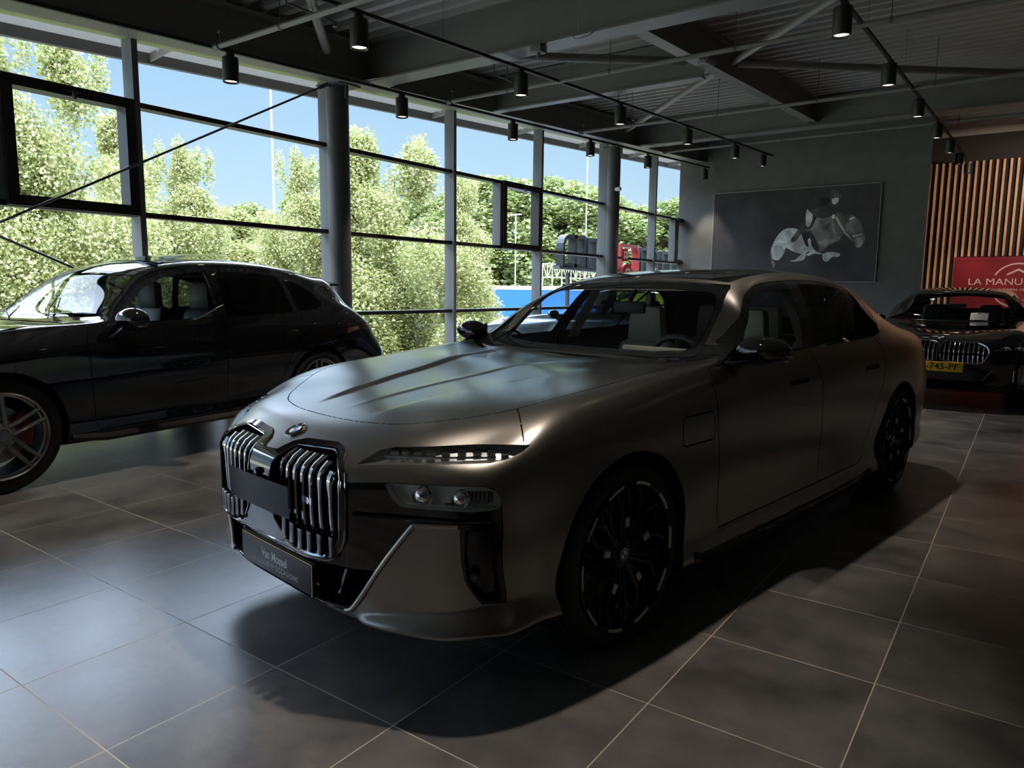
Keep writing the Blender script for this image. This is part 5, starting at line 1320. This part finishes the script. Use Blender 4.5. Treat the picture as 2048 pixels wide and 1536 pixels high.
def black_saloon(name, loc, th, label, scale, front=True, group=None):
    S = Shell(saloon_tables(), 3); paint = M['black_paint' if front else 'blue_paint']; BG, BM, VO = M['black_gloss'], M['black_matt'], M['black_void']
    kx, ky, kz = scale
    def df(co):
        x, y, z = co; a = abs(y)
        return Vector((x*kx, y*ky, z*kz))
    S.deform(df)
    car = empty(name, loc, PI/2-th, label, 'car', group)
    fr = lambda c, n: c.x < .60 and n.x < .35
    sd = lambda s: (lambda c, n: c.y*s > .45)
    for xc in (.911*kx, 4.126*kx):
        P = [(xc+.395*math.cos(a), .36+.395*math.sin(a)) for a in np.linspace(0,2*PI,33)[:-1]]
        bmesh.ops.delete(S.bm, geom=S.cut(P, 'Y', lambda c, n: abs(c.y) > .5), context='FACES')
        for s in (-1,1): arch_liner(car, xc, .36, .397, s, VO, .92)
    if front:
        half = rounded([(.022,.812),(.10,.820),(.40,.808),(.485,.77),(.512,.70),(.46,.597),(.40,.570),(.05,.588),(.018,.62)], .03, 3)
        sx = lambda y, z: (S.hit('X', y, z)[0] or Vector((0,y,z))).x
        S.cut(half, 'X', fr); S.cut(mir(half), 'X', fr)
        for s in (-1,1):
            fs = S.cut(half if s > 0 else mir(half), 'X', fr)
            bk = S.take(fs, 'kidney_grille', VO, car, push=.05)
            b = B(); loop = [Vector((sx(s*y, z)-.006, s*y, z)) for y, z in half]; path(b, loop, .009, 6, closed=True); obj('grille_frame', b, M['chrome'], bk)
            for k in range(9):
                y = .058+.049*k; t = .808-.03*max(0,(y-.38)/.1); u = .590+(.05 if y > .45 else 0) - .01
                b = B(); L = []
                for i in range(9):
                    z = t+(u-t)*i/8; x = sx(s*y, z); L.append([b.verts.new(p) for p in ((x+.03,s*y-.004,z),(x+.0,s*y-.007,z),(x-.003,s*y,z),(x+.0,s*y+.007,z),(x+.03,s*y+.004,z))])
                for i in range(8):
                    for j in range(4): b.faces.new((L[i][j],L[i][j+1],L[i+1][j+1],L[i+1][j]))
                obj('grille_slat', fix(b), M['chrome'], bk, 0)
            hl = rounded([(.56,.725),(.60,.76),(.74,.785),(.845,.795),(.86,.78),(.84,.75),(.74,.715),(.62,.695)], .015, 2)
            Q = [(s*a, c) for a, c in hl]; Q = Q if s > 0 else Q[::-1]
            fs = S.cut(Q, 'X', lambda c, n: c.x < .8 and n.x < .5)
            hs = S.take(fs, 'headlight', BG, car, push=.05, keep=True, dirn=(1,0,0)); S.take(fs, 'lamp_cover', M['glass_lamp'], hs)
            b = B()
            for y in (.66,.79):
                q = S.hit('X', s*y, .745)[0]; c = B()
                pts = [(0, .042*math.cos(a), .024*math.sin(a)) for a in np.linspace(-.2*PI,1.15*PI,14)]
                path(b, [Vector(p)+q+Vector((.012,0,0)) for p in pts], .006, 5)
                lathe(b, [(.020,.02),(.019,.0),(.012,-.008),(0,-.010)], 16, axis='X', c=tuple(q+Vector((.03,0,0))))
            obj('lamp_element', fix(b), M['white'], hs)
            b = B(); pts = [Vector((sx(s*y, z)-.004, s*y, z)) for y, z in ((.55,.50),(.50,.43),(.46,.37))]; path(b, pts, .005, 5)
            pts = [Vector((S.hit('X', s*y, z)[0].x-.004, s*y, z)) for y, z in ((.81,.53),(.81,.36),(.76,.36),(.76,.49)) if S.hit('X', s*y, z)[0]]; path(b, pts, .006, 5, closed=True)
            obj('bumper_bright_trim', b, M['chrome'], car)
        S.take(S.cut(sym([(0,.36),(.50,.36),(.44,.25),(0,.25)]), 'X', fr), 'lower_intake', VO, car, push=.04)
        p, n = S.hit('X', 0, .853); zz = n; xx = Vector((0,-1,0)); yy = zz.cross(xx).normalized()
        roundel(car, basis(tuple(p+zz*.003), xx, yy, zz), .043)
        x = sx(0,.51)
        b = B(); box(b, x-.035,x-.02,-.265,.265,.465,.578, bev=.004); pb = obj('number_plate', b, mat('plate_yellow',(.80,.50,.02),.4), car, 30)
        b = B(); box(b, x-.0365,x-.034,.215,.262,.468,.575); obj('plate_band', b, mat('plate_blue',(.02,.06,.4),.4), pb, 0)
        text('L-745-PF', .105, basis((x-.0358,-.022,.522),(0,-1,0),(0,0,1),(-1,0,0)), M['black_matt'], pb, 'plate_text', .0005, .0015, sx=.98, space=1.05)
    up = lambda c, n: 1.5*kx < c.x < 2.6*kx and n.z > .2 and c.z > 1.0
    ws = sym([(a*ky, c*kz) for a, c in [(0,1.052),(.48,1.056),(.69,1.075),(.69,1.14),(.60,1.38),(.56,1.425),(0,1.444)]])
    S.take(S.cut(ws, 'X', up), 'windscreen', M['glass_front'], car)
    dlo = [(1.62,1.05),(1.906,1.125),(2.16,1.305),(2.416,1.40),(2.757,1.44),(3.3,1.438),(3.6,1.40),(3.85,1.26),(3.80,1.13),(3.1,1.09),(2.0,1.06)]
    dlo = [(a*kx, c*kz) for a, c in dlo]
    bp = [(2.60*kx,1.0),(2.72*kx,1.0),(2.80*kx,1.46*kz),(2.72*kx,1.46*kz)]
    for s in (-1,1):
        S.cut(dlo, 'Y', sd(s)); bs = S.cut(bp, 'Y', sd(s)); al = set(S.cut(dlo, 'Y', sd(s)))
        bs = [f for f in S.cut(bp, 'Y', sd(s)) if f in al]; S.take(bs, 'door_pillar', BG, car)
        S.take([f for f in al if f.is_valid], 'side_window', M['glass_front'], car)
        gap(S, car, [(1.56*kx,1.03),(1.55*kx,.8),(1.60*kx,.32),(2.70*kx,.32),(2.68*kx,.9),(2.64*kx,1.05)], .006, 'Y', sd(s))
        b = B(); bmesh.ops.create_uvsphere(b, u_segments=20, v_segments=12, radius=1)
        for v in b.verts:
            x, y, z = v.co; x *= .08; x = min(x, .03+(x-.03)*.15) if x > .03 else x
            v.co = (1.83*kx+x, s*.99+y*.125, 1.06*kz+z*.07)
        mr = obj('wing_mirror', b, BG, car)
        b = B(); path(b, [(1.80*kx,s*.84,1.0*kz),(1.82*kx,s*.95,1.03*kz)], .02, 6); obj('mirror_arm', b, BM, mr)
        b = B(); path(b, [(1.76*kx,s*.90,1.045*kz),(1.74*kx,s*1.0,1.035*kz),(1.78*kx,s*1.10,1.04*kz)], .005, 5); obj('mirror_trim', b, M['chrome'], mr)
    S.take(S.cut(sym([(0,1.40*kz),(.50,1.36*kz),(.58,1.20*kz),(0,1.18*kz)]), 'X', lambda c, n: c.x > 3.6 and n.x > .15 and c.z > 1.1), 'rear_window', M['glass_front'], car)
    hood = [(.20,0),(.22,.30),(.30,.48),(.50,.62),(.80,.72),(1.3,.74),(1.62,.74)]
    gap(S, car, [(x*kx,-y*ky) for x,y in hood[::-1]]+[(x*kx,y*ky) for x,y in hood[1:]], .006, 'Z', lambda c, n: n.z > .2 and c.z > .75)
    panels(S, car, paint, [(lambda c, A: abs(c.y) > .75 and 1.5 < c.x < 2.6 and A > .3, 'front_door'), (lambda c, A: c.x < 1.6 and abs(c.y) < .1 and A > .5 and c.z > .8, 'bonnet'), (lambda c, A: A > 3, 'body')])
    for x in (.911*kx, 4.126*kx):
        for s in (-1,1): wheel('wheel', car, x, s, .355, .245, .26, .925, 'plain')
    b = B(); box(b, 1.5*kx,4.4*kx,-.78,.78,.22,.28); box(b, 1.5*kx,4.4*kx,.74,.78,.28,.92); box(b, 1.5*kx,4.4*kx,-.78,-.74,.28,.92); box(b, 1.3,1.5,-.78,.78,.28,.9)
    obj('cabin_tub', b, M['trim_dark'], car, 0)
    b = B(); box(b, 1.78*kx,2.0*kx,-.74,.74,.86,1.0, bev=.03); obj('dashboard', b, M['trim_dark'], car)
    for x in (2.58*kx, 3.5*kx):
        for s in (-1,1): seat(car, x, s*.37, M['trim_dark'], .36, w=.5)
    b = B(); box(b, -.012,.012,-.11,.11,-.03,.03, bev=.01); im = obj('interior_mirror', b, BM, car); im.location = (2.20*kx,0,1.26*kz)
    return car, S
REAR, S_R = black_saloon('saloon_car', (-.865,10.13,0), R(-.2), 'glossy black saloon with chrome kidney grille and yellow number plate, parked by the red door', (.976,.945,.970))
p, n = S_R.hit('X', -.29, 1.075); 
if p:                                                                # price sheet behind the windscreen
    b = B(); bmesh.ops.create_grid(b, x_segments=4, y_segments=4, size=.5)
    mt = basis(tuple(p+n*.006), (0,-1,0), tuple(n.cross(Vector((0,-1,0))).normalized()), tuple(n))
    for v in b.verts: v.co = mt @ Vector((v.co.x*.21, v.co.y*.16, .004*math.cos(v.co.x*5)))
    bmesh.ops.solidify(b, geom=b.faces, thickness=.0008)
    sh = obj('price_sheet', b, M['white'], REAR)
    b = B(); mk = lambda x0,x1,y0,y1: b.faces.new([b.verts.new(mt @ Vector((x,y,.007))) for x,y in ((x0,y0),(x1,y0),(x1,y1),(x0,y1))])
    mk(-.022,.022,.055,.070); mk(.075,.095,.064,.068)
    for k in range(6): mk(-.08,.08-.03*(k%2),.030-.018*k,.0315-.018*k)
    obj('sheet_print', b, M['black_matt'], sh, 0)
FAR, _ = black_saloon('saloon_car', (-7.75,10.5,0), R(90), 'silver blue saloon half hidden beyond the bronze saloon, its nose to the window wall', (.95,.965,.95), front=False)
# ------------------------------------------------------------------ outside the glass
M['perf'] = mat('perforated_metal', (.085,.08,.07), .5)
def perf():
    m = M['perf']; n, l, b = nodes(m)
    tc = n.new('ShaderNodeTexCoord'); mp = n.new('ShaderNodeMapping'); mp.inputs['Rotation'].default_value = (0,0,R(45)); l.new(tc.outputs['Object'], mp.inputs[0])
    vo = n.new('ShaderNodeTexVoronoi'); vo.inputs['Scale'].default_value = 34; vo.inputs['Randomness'].default_value = 0; l.new(mp.outputs[0], vo.inputs['Vector'])
    lt = n.new('ShaderNodeMath'); lt.operation = 'GREATER_THAN'; lt.inputs[1].default_value = .085; l.new(vo.outputs['Distance'], lt.inputs[0])
    o = n['Material Output']; ts = n.new('ShaderNodeBsdfTranslucent'); ts.inputs[0].default_value = (.085,.08,.07,1); tr = n.new('ShaderNodeBsdfTransparent'); m1 = n.new('ShaderNodeMixShader'); m2 = n.new('ShaderNodeMixShader')
    m1.inputs[0].default_value = .45; l.new(b.outputs[0], m1.inputs[1]); l.new(ts.outputs[0], m1.inputs[2]); l.new(lt.outputs[0], m2.inputs[0]); l.new(tr.outputs[0], m2.inputs[1]); l.new(m1.outputs[0], m2.inputs[2]); l.new(m2.outputs[0], o.inputs[0])
perf()
c = empty('perforated_canopy', (0,0,0), 0, 'light perforated metal sun canopy with round-holed brackets outside above the windows', 'canopy')
b = B()
A = [b.verts.new((x, y, z+.0590*y)) for x, y, z in ((-8.42,-8,4.10),(-9.5,-8,4.03),(-9.5,24,4.03),(-8.42,24,4.10))]; b.faces.new(A)
obj('perforated_sheet', b, M['perf'], c, 0)
b = B(); sloped(b, -9.56, -9.48, -8, 24, 0, .14, lambda y: 3.90+.0590*y); obj('canopy_fascia', fix(b), mat('fascia_grey',(.14,.13,.125),.6), c, 0)
for k in range(11):
    y = -4.7+2.7*k-.9
    b = B(); z = 3.93+.059*y; n = 3
    P = [(-9.48,z),(-8.42,z+.10),(-8.42,z+.27),(-9.48,z+.14)]
    A = [b.verts.new((x, y-.012, zz)) for x, zz in P]; C = [b.verts.new((x, y+.012, zz)) for x, zz in P]
    b.faces.new(A); b.faces.new(C[::-1])
    for i in range(4): b.faces.new((A[i],C[i],C[(i+1)%4],A[(i+1)%4]))
    br = obj('bracket', fix(b), mat('bracket_grey',(.28,.27,.25),.6) if k == 0 else bpy.data.materials['bracket_grey'], c, 0)
    b = B()
    for q in range(4): disc(b, .020+.011*q, y-.0135, 16, c=(-9.28+.24*q,0,z+.105+.035*q)); 
    bmesh.ops.reverse_faces(b, faces=b.faces)
    obj('bracket_hole', b, mat('hole_daylight',(.75,.78,.8),.6) if k == 0 else bpy.data.materials['hole_daylight'], br, 0)  # pale discs on the solid bracket paint daylight showing through its holes
# ground, road, hedge line
gm = mat('outside_ground', (.16,.17,.08), .95); noise(gm, 'Base Color', .5, (.10,.13,.045), (.34,.27,.19), 5)
b = B(); box(b, -400, FX0-.2, -150, 420, -3.1, -3.0); struct('ground', b, gm, None, 0)
rd = mat('asphalt', (.19,.18,.17), .9)
b = B(); box(b, -17.5,-10.5,-30,80,-3.0,-2.98); struct('ground_parking', b, rd, None, 0)
b = B(); box(b, FX0-.25, FX0-.11, YB, 24, -3.0, .0); struct('wall_outside_base', b, M['steel'], None, 0)
# ---- leaves
def leaf_mat(nm, c1, c2, tr):
    m = bpy.data.materials.new(nm); m.use_nodes = True; n, l = m.node_tree.nodes, m.node_tree.links
    for x in list(n): n.remove(x)
    o = n.new('ShaderNodeOutputMaterial'); d = n.new('ShaderNodeBsdfDiffuse'); t = n.new('ShaderNodeBsdfTranslucent'); g = n.new('ShaderNodeBsdfGlossy'); mx = n.new('ShaderNodeMixShader'); m2 = n.new('ShaderNodeMixShader')
    gi = n.new('ShaderNodeNewGeometry'); rp = n.new('ShaderNodeValToRGB'); rp.color_ramp.elements[0].color = (*c1,1); rp.color_ramp.elements[1].color = (*c2,1)
    l.new(gi.outputs['Random Per Island'], rp.inputs[0]); l.new(rp.outputs[0], d.inputs[0]); l.new(rp.outputs[0], t.inputs[0]); mx.inputs[0].default_value = tr
    g.inputs['Roughness'].default_value = .45; g.inputs[0].default_value = (.8,.8,.8,1); m2.inputs[0].default_value = .07
    l.new(d.outputs[0], mx.inputs[1]); l.new(t.outputs[0], mx.inputs[2]); l.new(mx.outputs[0], m2.inputs[1]); l.new(g.outputs[0], m2.inputs[2]); l.new(m2.outputs[0], o.inputs[0])
    return m
M['leaf'] = leaf_mat('poplar_leaf', (.15,.19,.04), (.58,.57,.25), .42)
M['leaf_far'] = leaf_mat('far_leaf', (.12,.17,.045), (.33,.37,.12), .4)
M['leaf_lime'] = leaf_mat('lime_leaf', (.35,.42,.02), (.60,.62,.06), .5)
M['bark'] = mat('bark', (.20,.17,.13), .9)
def crown(seed, blobs, n, size, tilt=.9):
    """leaf quads scattered through a set of ellipsoid clumps"""
    rg = np.random.default_rng(seed); vs = np.zeros((n*4,3)); w = np.array([b_[3]*b_[4]*b_[5] for b_ in blobs])**.72; w /= w.sum()
    ix = rg.choice(len(blobs), n, p=w); Bb = np.array(blobs)[ix]
    d = rg.normal(size=(n,3)); d /= np.linalg.norm(d,axis=1)[:,None]; r = rg.random(n)**(1/2.2); r = np.where(rg.random(n)<.25, r*1.13, r)
    c = Bb[:,:3]+d*r[:,None]*Bb[:,3:6]
    u = rg.normal(size=(n,3)); u /= np.linalg.norm(u,axis=1)[:,None]; t = rg.normal(size=(n,3)); v = np.cross(u,t); v /= np.linalg.norm(v,axis=1)[:,None]
    s = size*(.55+.8*rg.random(n))[:,None]
    vs[0::4] = c-u*s*.5; vs[1::4] = c+v*s*.36; vs[2::4] = c+u*s*.5; vs[3::4] = c-v*s*.36
    me = bpy.data.meshes.new('crown'); me.vertices.add(n*4); me.vertices.foreach_set('co', vs.ravel()); me.loops.add(n*4); me.loops.foreach_set('vertex_index', np.arange(n*4)); me.polygons.add(n); me.polygons.foreach_set('loop_start', np.arange(n)*4); me.polygons.foreach_set('loop_total', np.full(n,4)); me.update()
    return me
def poplar_blobs(seed, h, w, k=26, base=.08):
    rg = random.Random(seed); out = []
    for i in range(k):
        t = rg.random()**.85; z = h*(base+(1-base)*t); rad = w*(math.sin(PI*min(1,.12+t*.95))**.7)*.85+.15
        a = rg.random()*2*PI; q = rad*rg.random()**.6
        s = w*(.50-.26*t)*(.7+.6*rg.random()); out.append((q*math.cos(a), q*math.sin(a), z, s, s, s*(1.2+.6*rg.random())))
    for i in range(5): a = rg.random()*2*PI; out.append((w*.45*rg.random()*math.cos(a), w*.45*rg.random()*math.sin(a), h*(.93+.09*rg.random()), w*.12, w*.12, w*.38))
    return out
def trunk(h, w, seed):
    rg = random.Random(seed); b = B(); tube(b, (0,0,0),(0,0,h*.8), w*.07, 10, w*.02)
    for i in range(9):
        z = h*(.12+.07*i); a = rg.random()*2*PI; L = w*(.9-.06*i); tube(b, (0,0,z),(L*.7*math.cos(a),L*.7*math.sin(a),z+L*1.0), w*.02, 6, w*.006)
    me = bpy.data.meshes.new('trunk'); b.to_mesh(me); b.free(); return me
PM = [(crown(11+i, poplar_blobs(5+i, 10, 2.0, 30), 80000, .092), trunk(10, 2.0, i)) for i in range(3)]
def tree(px, dep, ztop, width, kind, label, name='poplar_tree', cat='tree', group=None, rz=0, lm='leaf'):
    """stand a tree where the sight line through column px of the photo meets distance dep"""
    d = _fw+(px-1024)/1444.0*_r2; x, y = d.x*dep, d.y*dep
    zt = ztop; h = zt+3.0
    r = empty(name, (x,y,-3.0), rz, label, cat, group)
    s = h/10.0; w = width/4.2
    me, tk = kind
    o = link('foliage', me, None, r); o.scale = (w,w,s)
    if not me.materials: me.materials.append(M[lm])
    t = link('trunk', tk, None, r); t.scale = (w,w,s)
    if not tk.materials: tk.materials.append(M['bark'])
    return r
def ztop(py, dep): return CAM_H+(578-py)/1444.0*dep
NP = [(-90,17,95,4.6,0),(25,18,118,4.0,1),(168,19,150,4.2,2),(262,22,290,3.6,0),(388,23,338,3.6,1),(310,26,352,3.0,2),(612,22,352,3.0,1),(725,21,318,4.0,0),(838,21,332,4.4,2),(925,24,388,2.9,1)]
lab = ['tall sunlit poplar at the left edge, partly outside the photo','tall sunlit poplar seen through the opened window sash at far left','pointed sunlit poplar right of the left window sash','sunlit poplar just right of the first mullion','small pointed poplar standing alone in the second bay','low sunlit poplar behind the first mullion','sunlit poplar just left of the nearest column','sunlit poplar just right of the nearest column','broad sunlit poplar in the middle of the third bay','sunlit poplar right of the tall mullion, before the blue trailer']
for (px, dep, py, w, kd), lb in zip(NP, lab): tree(px, dep, ztop(py, dep), w, PM[kd], lb, group='sunlit poplars outside the windows', rz=px*.7)
# lower leafy growth between the poplars
LO = [(470,30,452,7.0,0),(545,34,455,7.0,2),(350,30,440,6.0,1),(90,24,330,6.0,0)]
for i, (px, dep, py, w, kd) in enumerate(LO): tree(px, dep, ztop(py, dep), w, PM[kd], ['low leafy tree in the middle of the second bay','low leafy tree left of the lamp mast foot','low leafy tree behind the lone small poplar','leafy tree filling the ground behind the first two poplars'][i], 'leafy_tree', group='lower trees behind the poplars', rz=px)
rgf = random.Random(3)
FB = []
for i in range(34):
    a = rgf.random()*2*PI; t = rgf.random(); FB.append((3.0*(1-.55*t)*math.cos(a)*rgf.random()**.5, 3.0*(1-.55*t)*math.sin(a)*rgf.random()**.5, 2+8*t, 1.3-.6*t, 1.3-.6*t, 1.5-.5*t))
FM = (crown(77, FB, 42000, .21), trunk(10, 2.0, 9))
i = 0
for row, (dep, step) in enumerate(((62,1.0),(78,1.0))):
    px = 300 if row else 930
    while px < 1480:
        base = 447 if px < 640 else 420 if px < 950 else 392 if px < 1050 else 398 if px < 1200 else 438
        py = base+rgf.uniform(-10,16)+(8 if row == 0 and px < 1000 else 0)
        o = tree(px, dep, ztop(py, dep), rgf.uniform(7.5,10), FM, 'dark green wood edge tree far beyond the car park', 'woodland_tree', group='woodland behind the car park', rz=rgf.random()*6, lm='leaf_far')
        px += rgf.uniform(30,46)*62/dep
SM = (crown(99, [(0,0,4,2.4,2.4,3.2),(1.2,.4,3,1.8,1.8,2.6),(-1.2,-.3,3.2,1.8,1.8,2.4),(.3,-1,5.5,1.4,1.4,2.2)], 14000, .20), PM[0][1])
for px, dep, py, w, lb in ((455,38,508,4.2,'lime green shrub beyond the roof of the black SUV'),(520,40,505,3.6,'lime green shrub right of the open sunroof'),(298,36,500,2.6,'lime green shrub beside the first mullion'),(1175,50,520,4.6,'lime green shrub below the dark sign letters'),(1318,52,505,3.6,'lime green shrub at the end of the window wall')):
    tree(px, dep, ztop(py, dep), w, SM, lb, 'shrub', 'shrub', rz=px, lm='leaf_lime')
# ---- masts, trailer, gantry, letters
M['mast'] = mat('mast_grey', (.42,.43,.44), .5)
def at(px, py, dep): 
    d = _fw+(px-1024)/1444.0*_r2-(py-768)/1444.0*_u2; return Vector((0,0,CAM_H))+d*dep
for px, dep, py, lb in ((551,42,150,'tall white lamp mast in the second bay'),(1031,55,430,'slim lamp mast in front of the wood, right of the blue trailer'),(1171,55,290,'tall slim mast behind the dark sign letters')):
    p = at(px, 500, dep); zt = ztop(py, dep); o = pipe([(p.x,p.y,-3.0),(p.x,p.y,zt)], .055 if px == 551 else .045, lb, 'lamp_mast', 'lamp post', 'mast', n=10)
    b = B(); box(b, p.x-.5,p.x+.5,p.y-.06,p.y+.06,zt-.06,zt+.03); obj('mast_head', b, M['mast'], o, 0)
bl = mat('trailer_blue', (.012,.10,.42), .5); wt = mat('trailer_white', (.62,.63,.62), .5)
p = at(1020, 590, 44); t = empty('truck_trailer', (p.x,p.y,-3.0), R(20), 'blue curtain-sided trailer parked beyond the trees', 'trailer')
z0, z1 = .55, ztop(571, 44)+3.0
b = B(); box(b, -6,6,-1.25,1.25,z0+1.0,z1-.22); obj('curtain_side', b, bl, t, 0)
b = B(); box(b, -6.02,6.02,-1.27,1.27,z1-.22,z1); box(b, -6.02,6.02,-1.27,1.27,z0+.82,z0+1.0); obj('trailer_rail', b, wt, t, 0)
b = B()
for x in (-4.6,-3.4,-2.2,4.5): lathe(b, [(0,-1.1),(.5,-1.1),(.5,-.8),(0,-.8)], 20, c=(x,0,.5)); lathe(b, [(0,.8),(.5,.8),(.5,1.1),(0,1.1)], 20, c=(x,0,.5))
box(b, -5.8,5.8,-.5,.5,.7,1.8); obj('trailer_wheels', b, M['rubber'], t)
p = at(1085, 545, 48); g = B(); q = at(1195, 545, 52)
dirv = Vector((q.x-p.x, q.y-p.y, 0)); L = dirv.length; dirv.normalize(); N = 12
for zz in (2.2,3.1): tube(g, Vector((p.x,p.y,zz)), Vector((p.x,p.y,zz))+dirv*L, .04, 6)
for i in range(N):
    a = Vector((p.x,p.y,0))+dirv*L*i/N; c2 = Vector((p.x,p.y,0))+dirv*L*(i+1)/N
    tube(g, a+Vector((0,0,2.2 if i%2 else 3.1)), c2+Vector((0,0,3.1 if i%2 else 2.2)), .03, 6); tube(g, a+Vector((0,0,2.2)), a+Vector((0,0,3.1)), .03, 6)
for i in range(0,N+1,2): a = Vector((p.x,p.y,0))+dirv*L*i/N; tube(g, Vector((a.x,a.y,-3)), Vector((a.x,a.y,2.2)), .05, 6)
thing('lattice_gantry', fix(g), mat('galvanised',(.42,.40,.37),.6), 'grey lattice gantry standing beyond the blue trailer', 'gantry', ang=0)
lt = mat('letter_dark', (.012,.016,.022), .35); li = mat('letter_edge', (.10,.16,.22), .3)
def ring_letter(y0, y1, z0, z1, rad, bars, lb, mm):
    z0 = 2.0-.0192*((y0+y1)/2-16.35); X = -10.3; b = B(); outer = rounded([(y0,z0),(y1,z0),(y1,z1),(y0,z1)], rad, 5); t = .10
    inner = rounded([(y0+t,z0+t),(y1-t,z0+t),(y1-t,z1-t),(y0+t,z1-t)], [max(.01,r_-t) for r_ in rad], 5)
    for xa, xb in ((X,X+.22),):
        R0 = [[b.verts.new((x, p[0], p[1])) for p in P] for x in (xa, xb) for P in (outer, inner)]
        n = len(outer)
        for i in range(n):
            j = (i+1) % n
            b.faces.new((R0[0][i],R0[0][j],R0[2][j],R0[2][i])); b.faces.new((R0[1][i],R0[3][i],R0[3][j],R0[1][j])); b.faces.new((R0[0][i],R0[1][i],R0[1][j],R0[0][j])); b.faces.new((R0[2][i],R0[2][j],R0[3][j],R0[3][i]))
    for yb0, yb1, zb0, zb1 in bars: box(b, X, X+.22, yb0, yb1, zb0, zb1)
    return thing('sign_letter', fix(b), mm, lb, 'sign letter', 'large box letters of the sign outside', 0)
ring_letter(16.35,17.55,2.00,2.85,[.02,.02,.02,.42],[(16.95,17.08,2.0,2.85)],'dark box letter with rounded corner left of the far column, first of the outside sign',lt)
ring_letter(17.62,18.75,1.96,2.82,[.02,.02,.02,.02],[(18.1,18.22,1.96,2.82)],'dark square box letter directly behind the far column',lt)
ring_letter(19.6,20.9,1.92,2.78,[.3,.02,.3,.02],[],'red and dark box letter right of the far column',mat('letter_red',(.40,.02,.03),.4))
ring_letter(21.0,22.3,1.90,2.74,[.02,.3,.3,.02],[(21.5,21.65,1.9,2.74)],'dark box letter near the end of the window wall',lt)
ring_letter(22.6,24.0,1.88,2.70,[.02,.02,.02,.02],[(23.2,23.3,1.88,2.70)],'last dark box letter, seen through the end bay',lt)
b = B(); sloped(b, -10.30,-10.08,16.2,24.2,-.07,.012, lambda y: 2.0-.0192*(y-16.35)); box(b, -10.25,-10.15,16.2,24.2,-3,-2.9)
for y in (16.8,19.2,21.8,24.0): box(b, -10.24,-10.16,y-.04,y+.04,-3,1.85)
thing('sign_rack', b, M['steel'], 'low steel rack carrying the outside box letters', 'sign frame', ang=0)
# ------------------------------------------------------------------ pieces that come apart become parts of their own
def split_loose(names):
    for o in [o for o in bpy.data.objects if o.type == 'MESH' and o.name.split('.')[0] in names]:
        b = bmesh.new(); b.from_mesh(o.data); seen = set(); isl = []
        for f in b.faces:
            if f in seen: continue
            st = [f]; seen.add(f); g = []
            while st:
                q = st.pop(); g.append(q)
                for v in q.verts:
                    for h in v.link_faces:
                        if h not in seen: seen.add(h); st.append(h)
            isl.append(g)
        if len(isl) < 2 or len(isl) > 40: b.free(); continue
        ms = list(o.data.materials); nm = o.name.split('.')[0]
        for k, g in enumerate(isl):
            nb = bmesh.new(); vm = {}
            for f in g:
                nf = nb.faces.new([vm.setdefault(v, None) or vm.__setitem__(v, nb.verts.new(v.co)) or vm[v] for v in f.verts]); nf.material_index = f.material_index; nf.smooth = f.smooth
            me = bpy.data.meshes.new(nm); nb.to_mesh(me); nb.free()
            for m_ in ms: me.materials.append(m_)
            try: me.set_sharp_from_angle(angle=R(35))
            except Exception: pass
            if k == 0: o.data = me
            else:
                c = o.copy(); c.data = me; COL.objects.link(c)
        b.free()
split_loose({'mask_blade','rim_accent','rim_inlay','suspension_wire','grille_bright_sill','wiper','door_handle','trailer_wheels','intake_strut','skirt_bright_clip','lug_recess','transom','trailer_rail','bracket_hole','pipe_clamp','picture_edge','crest_mark'})
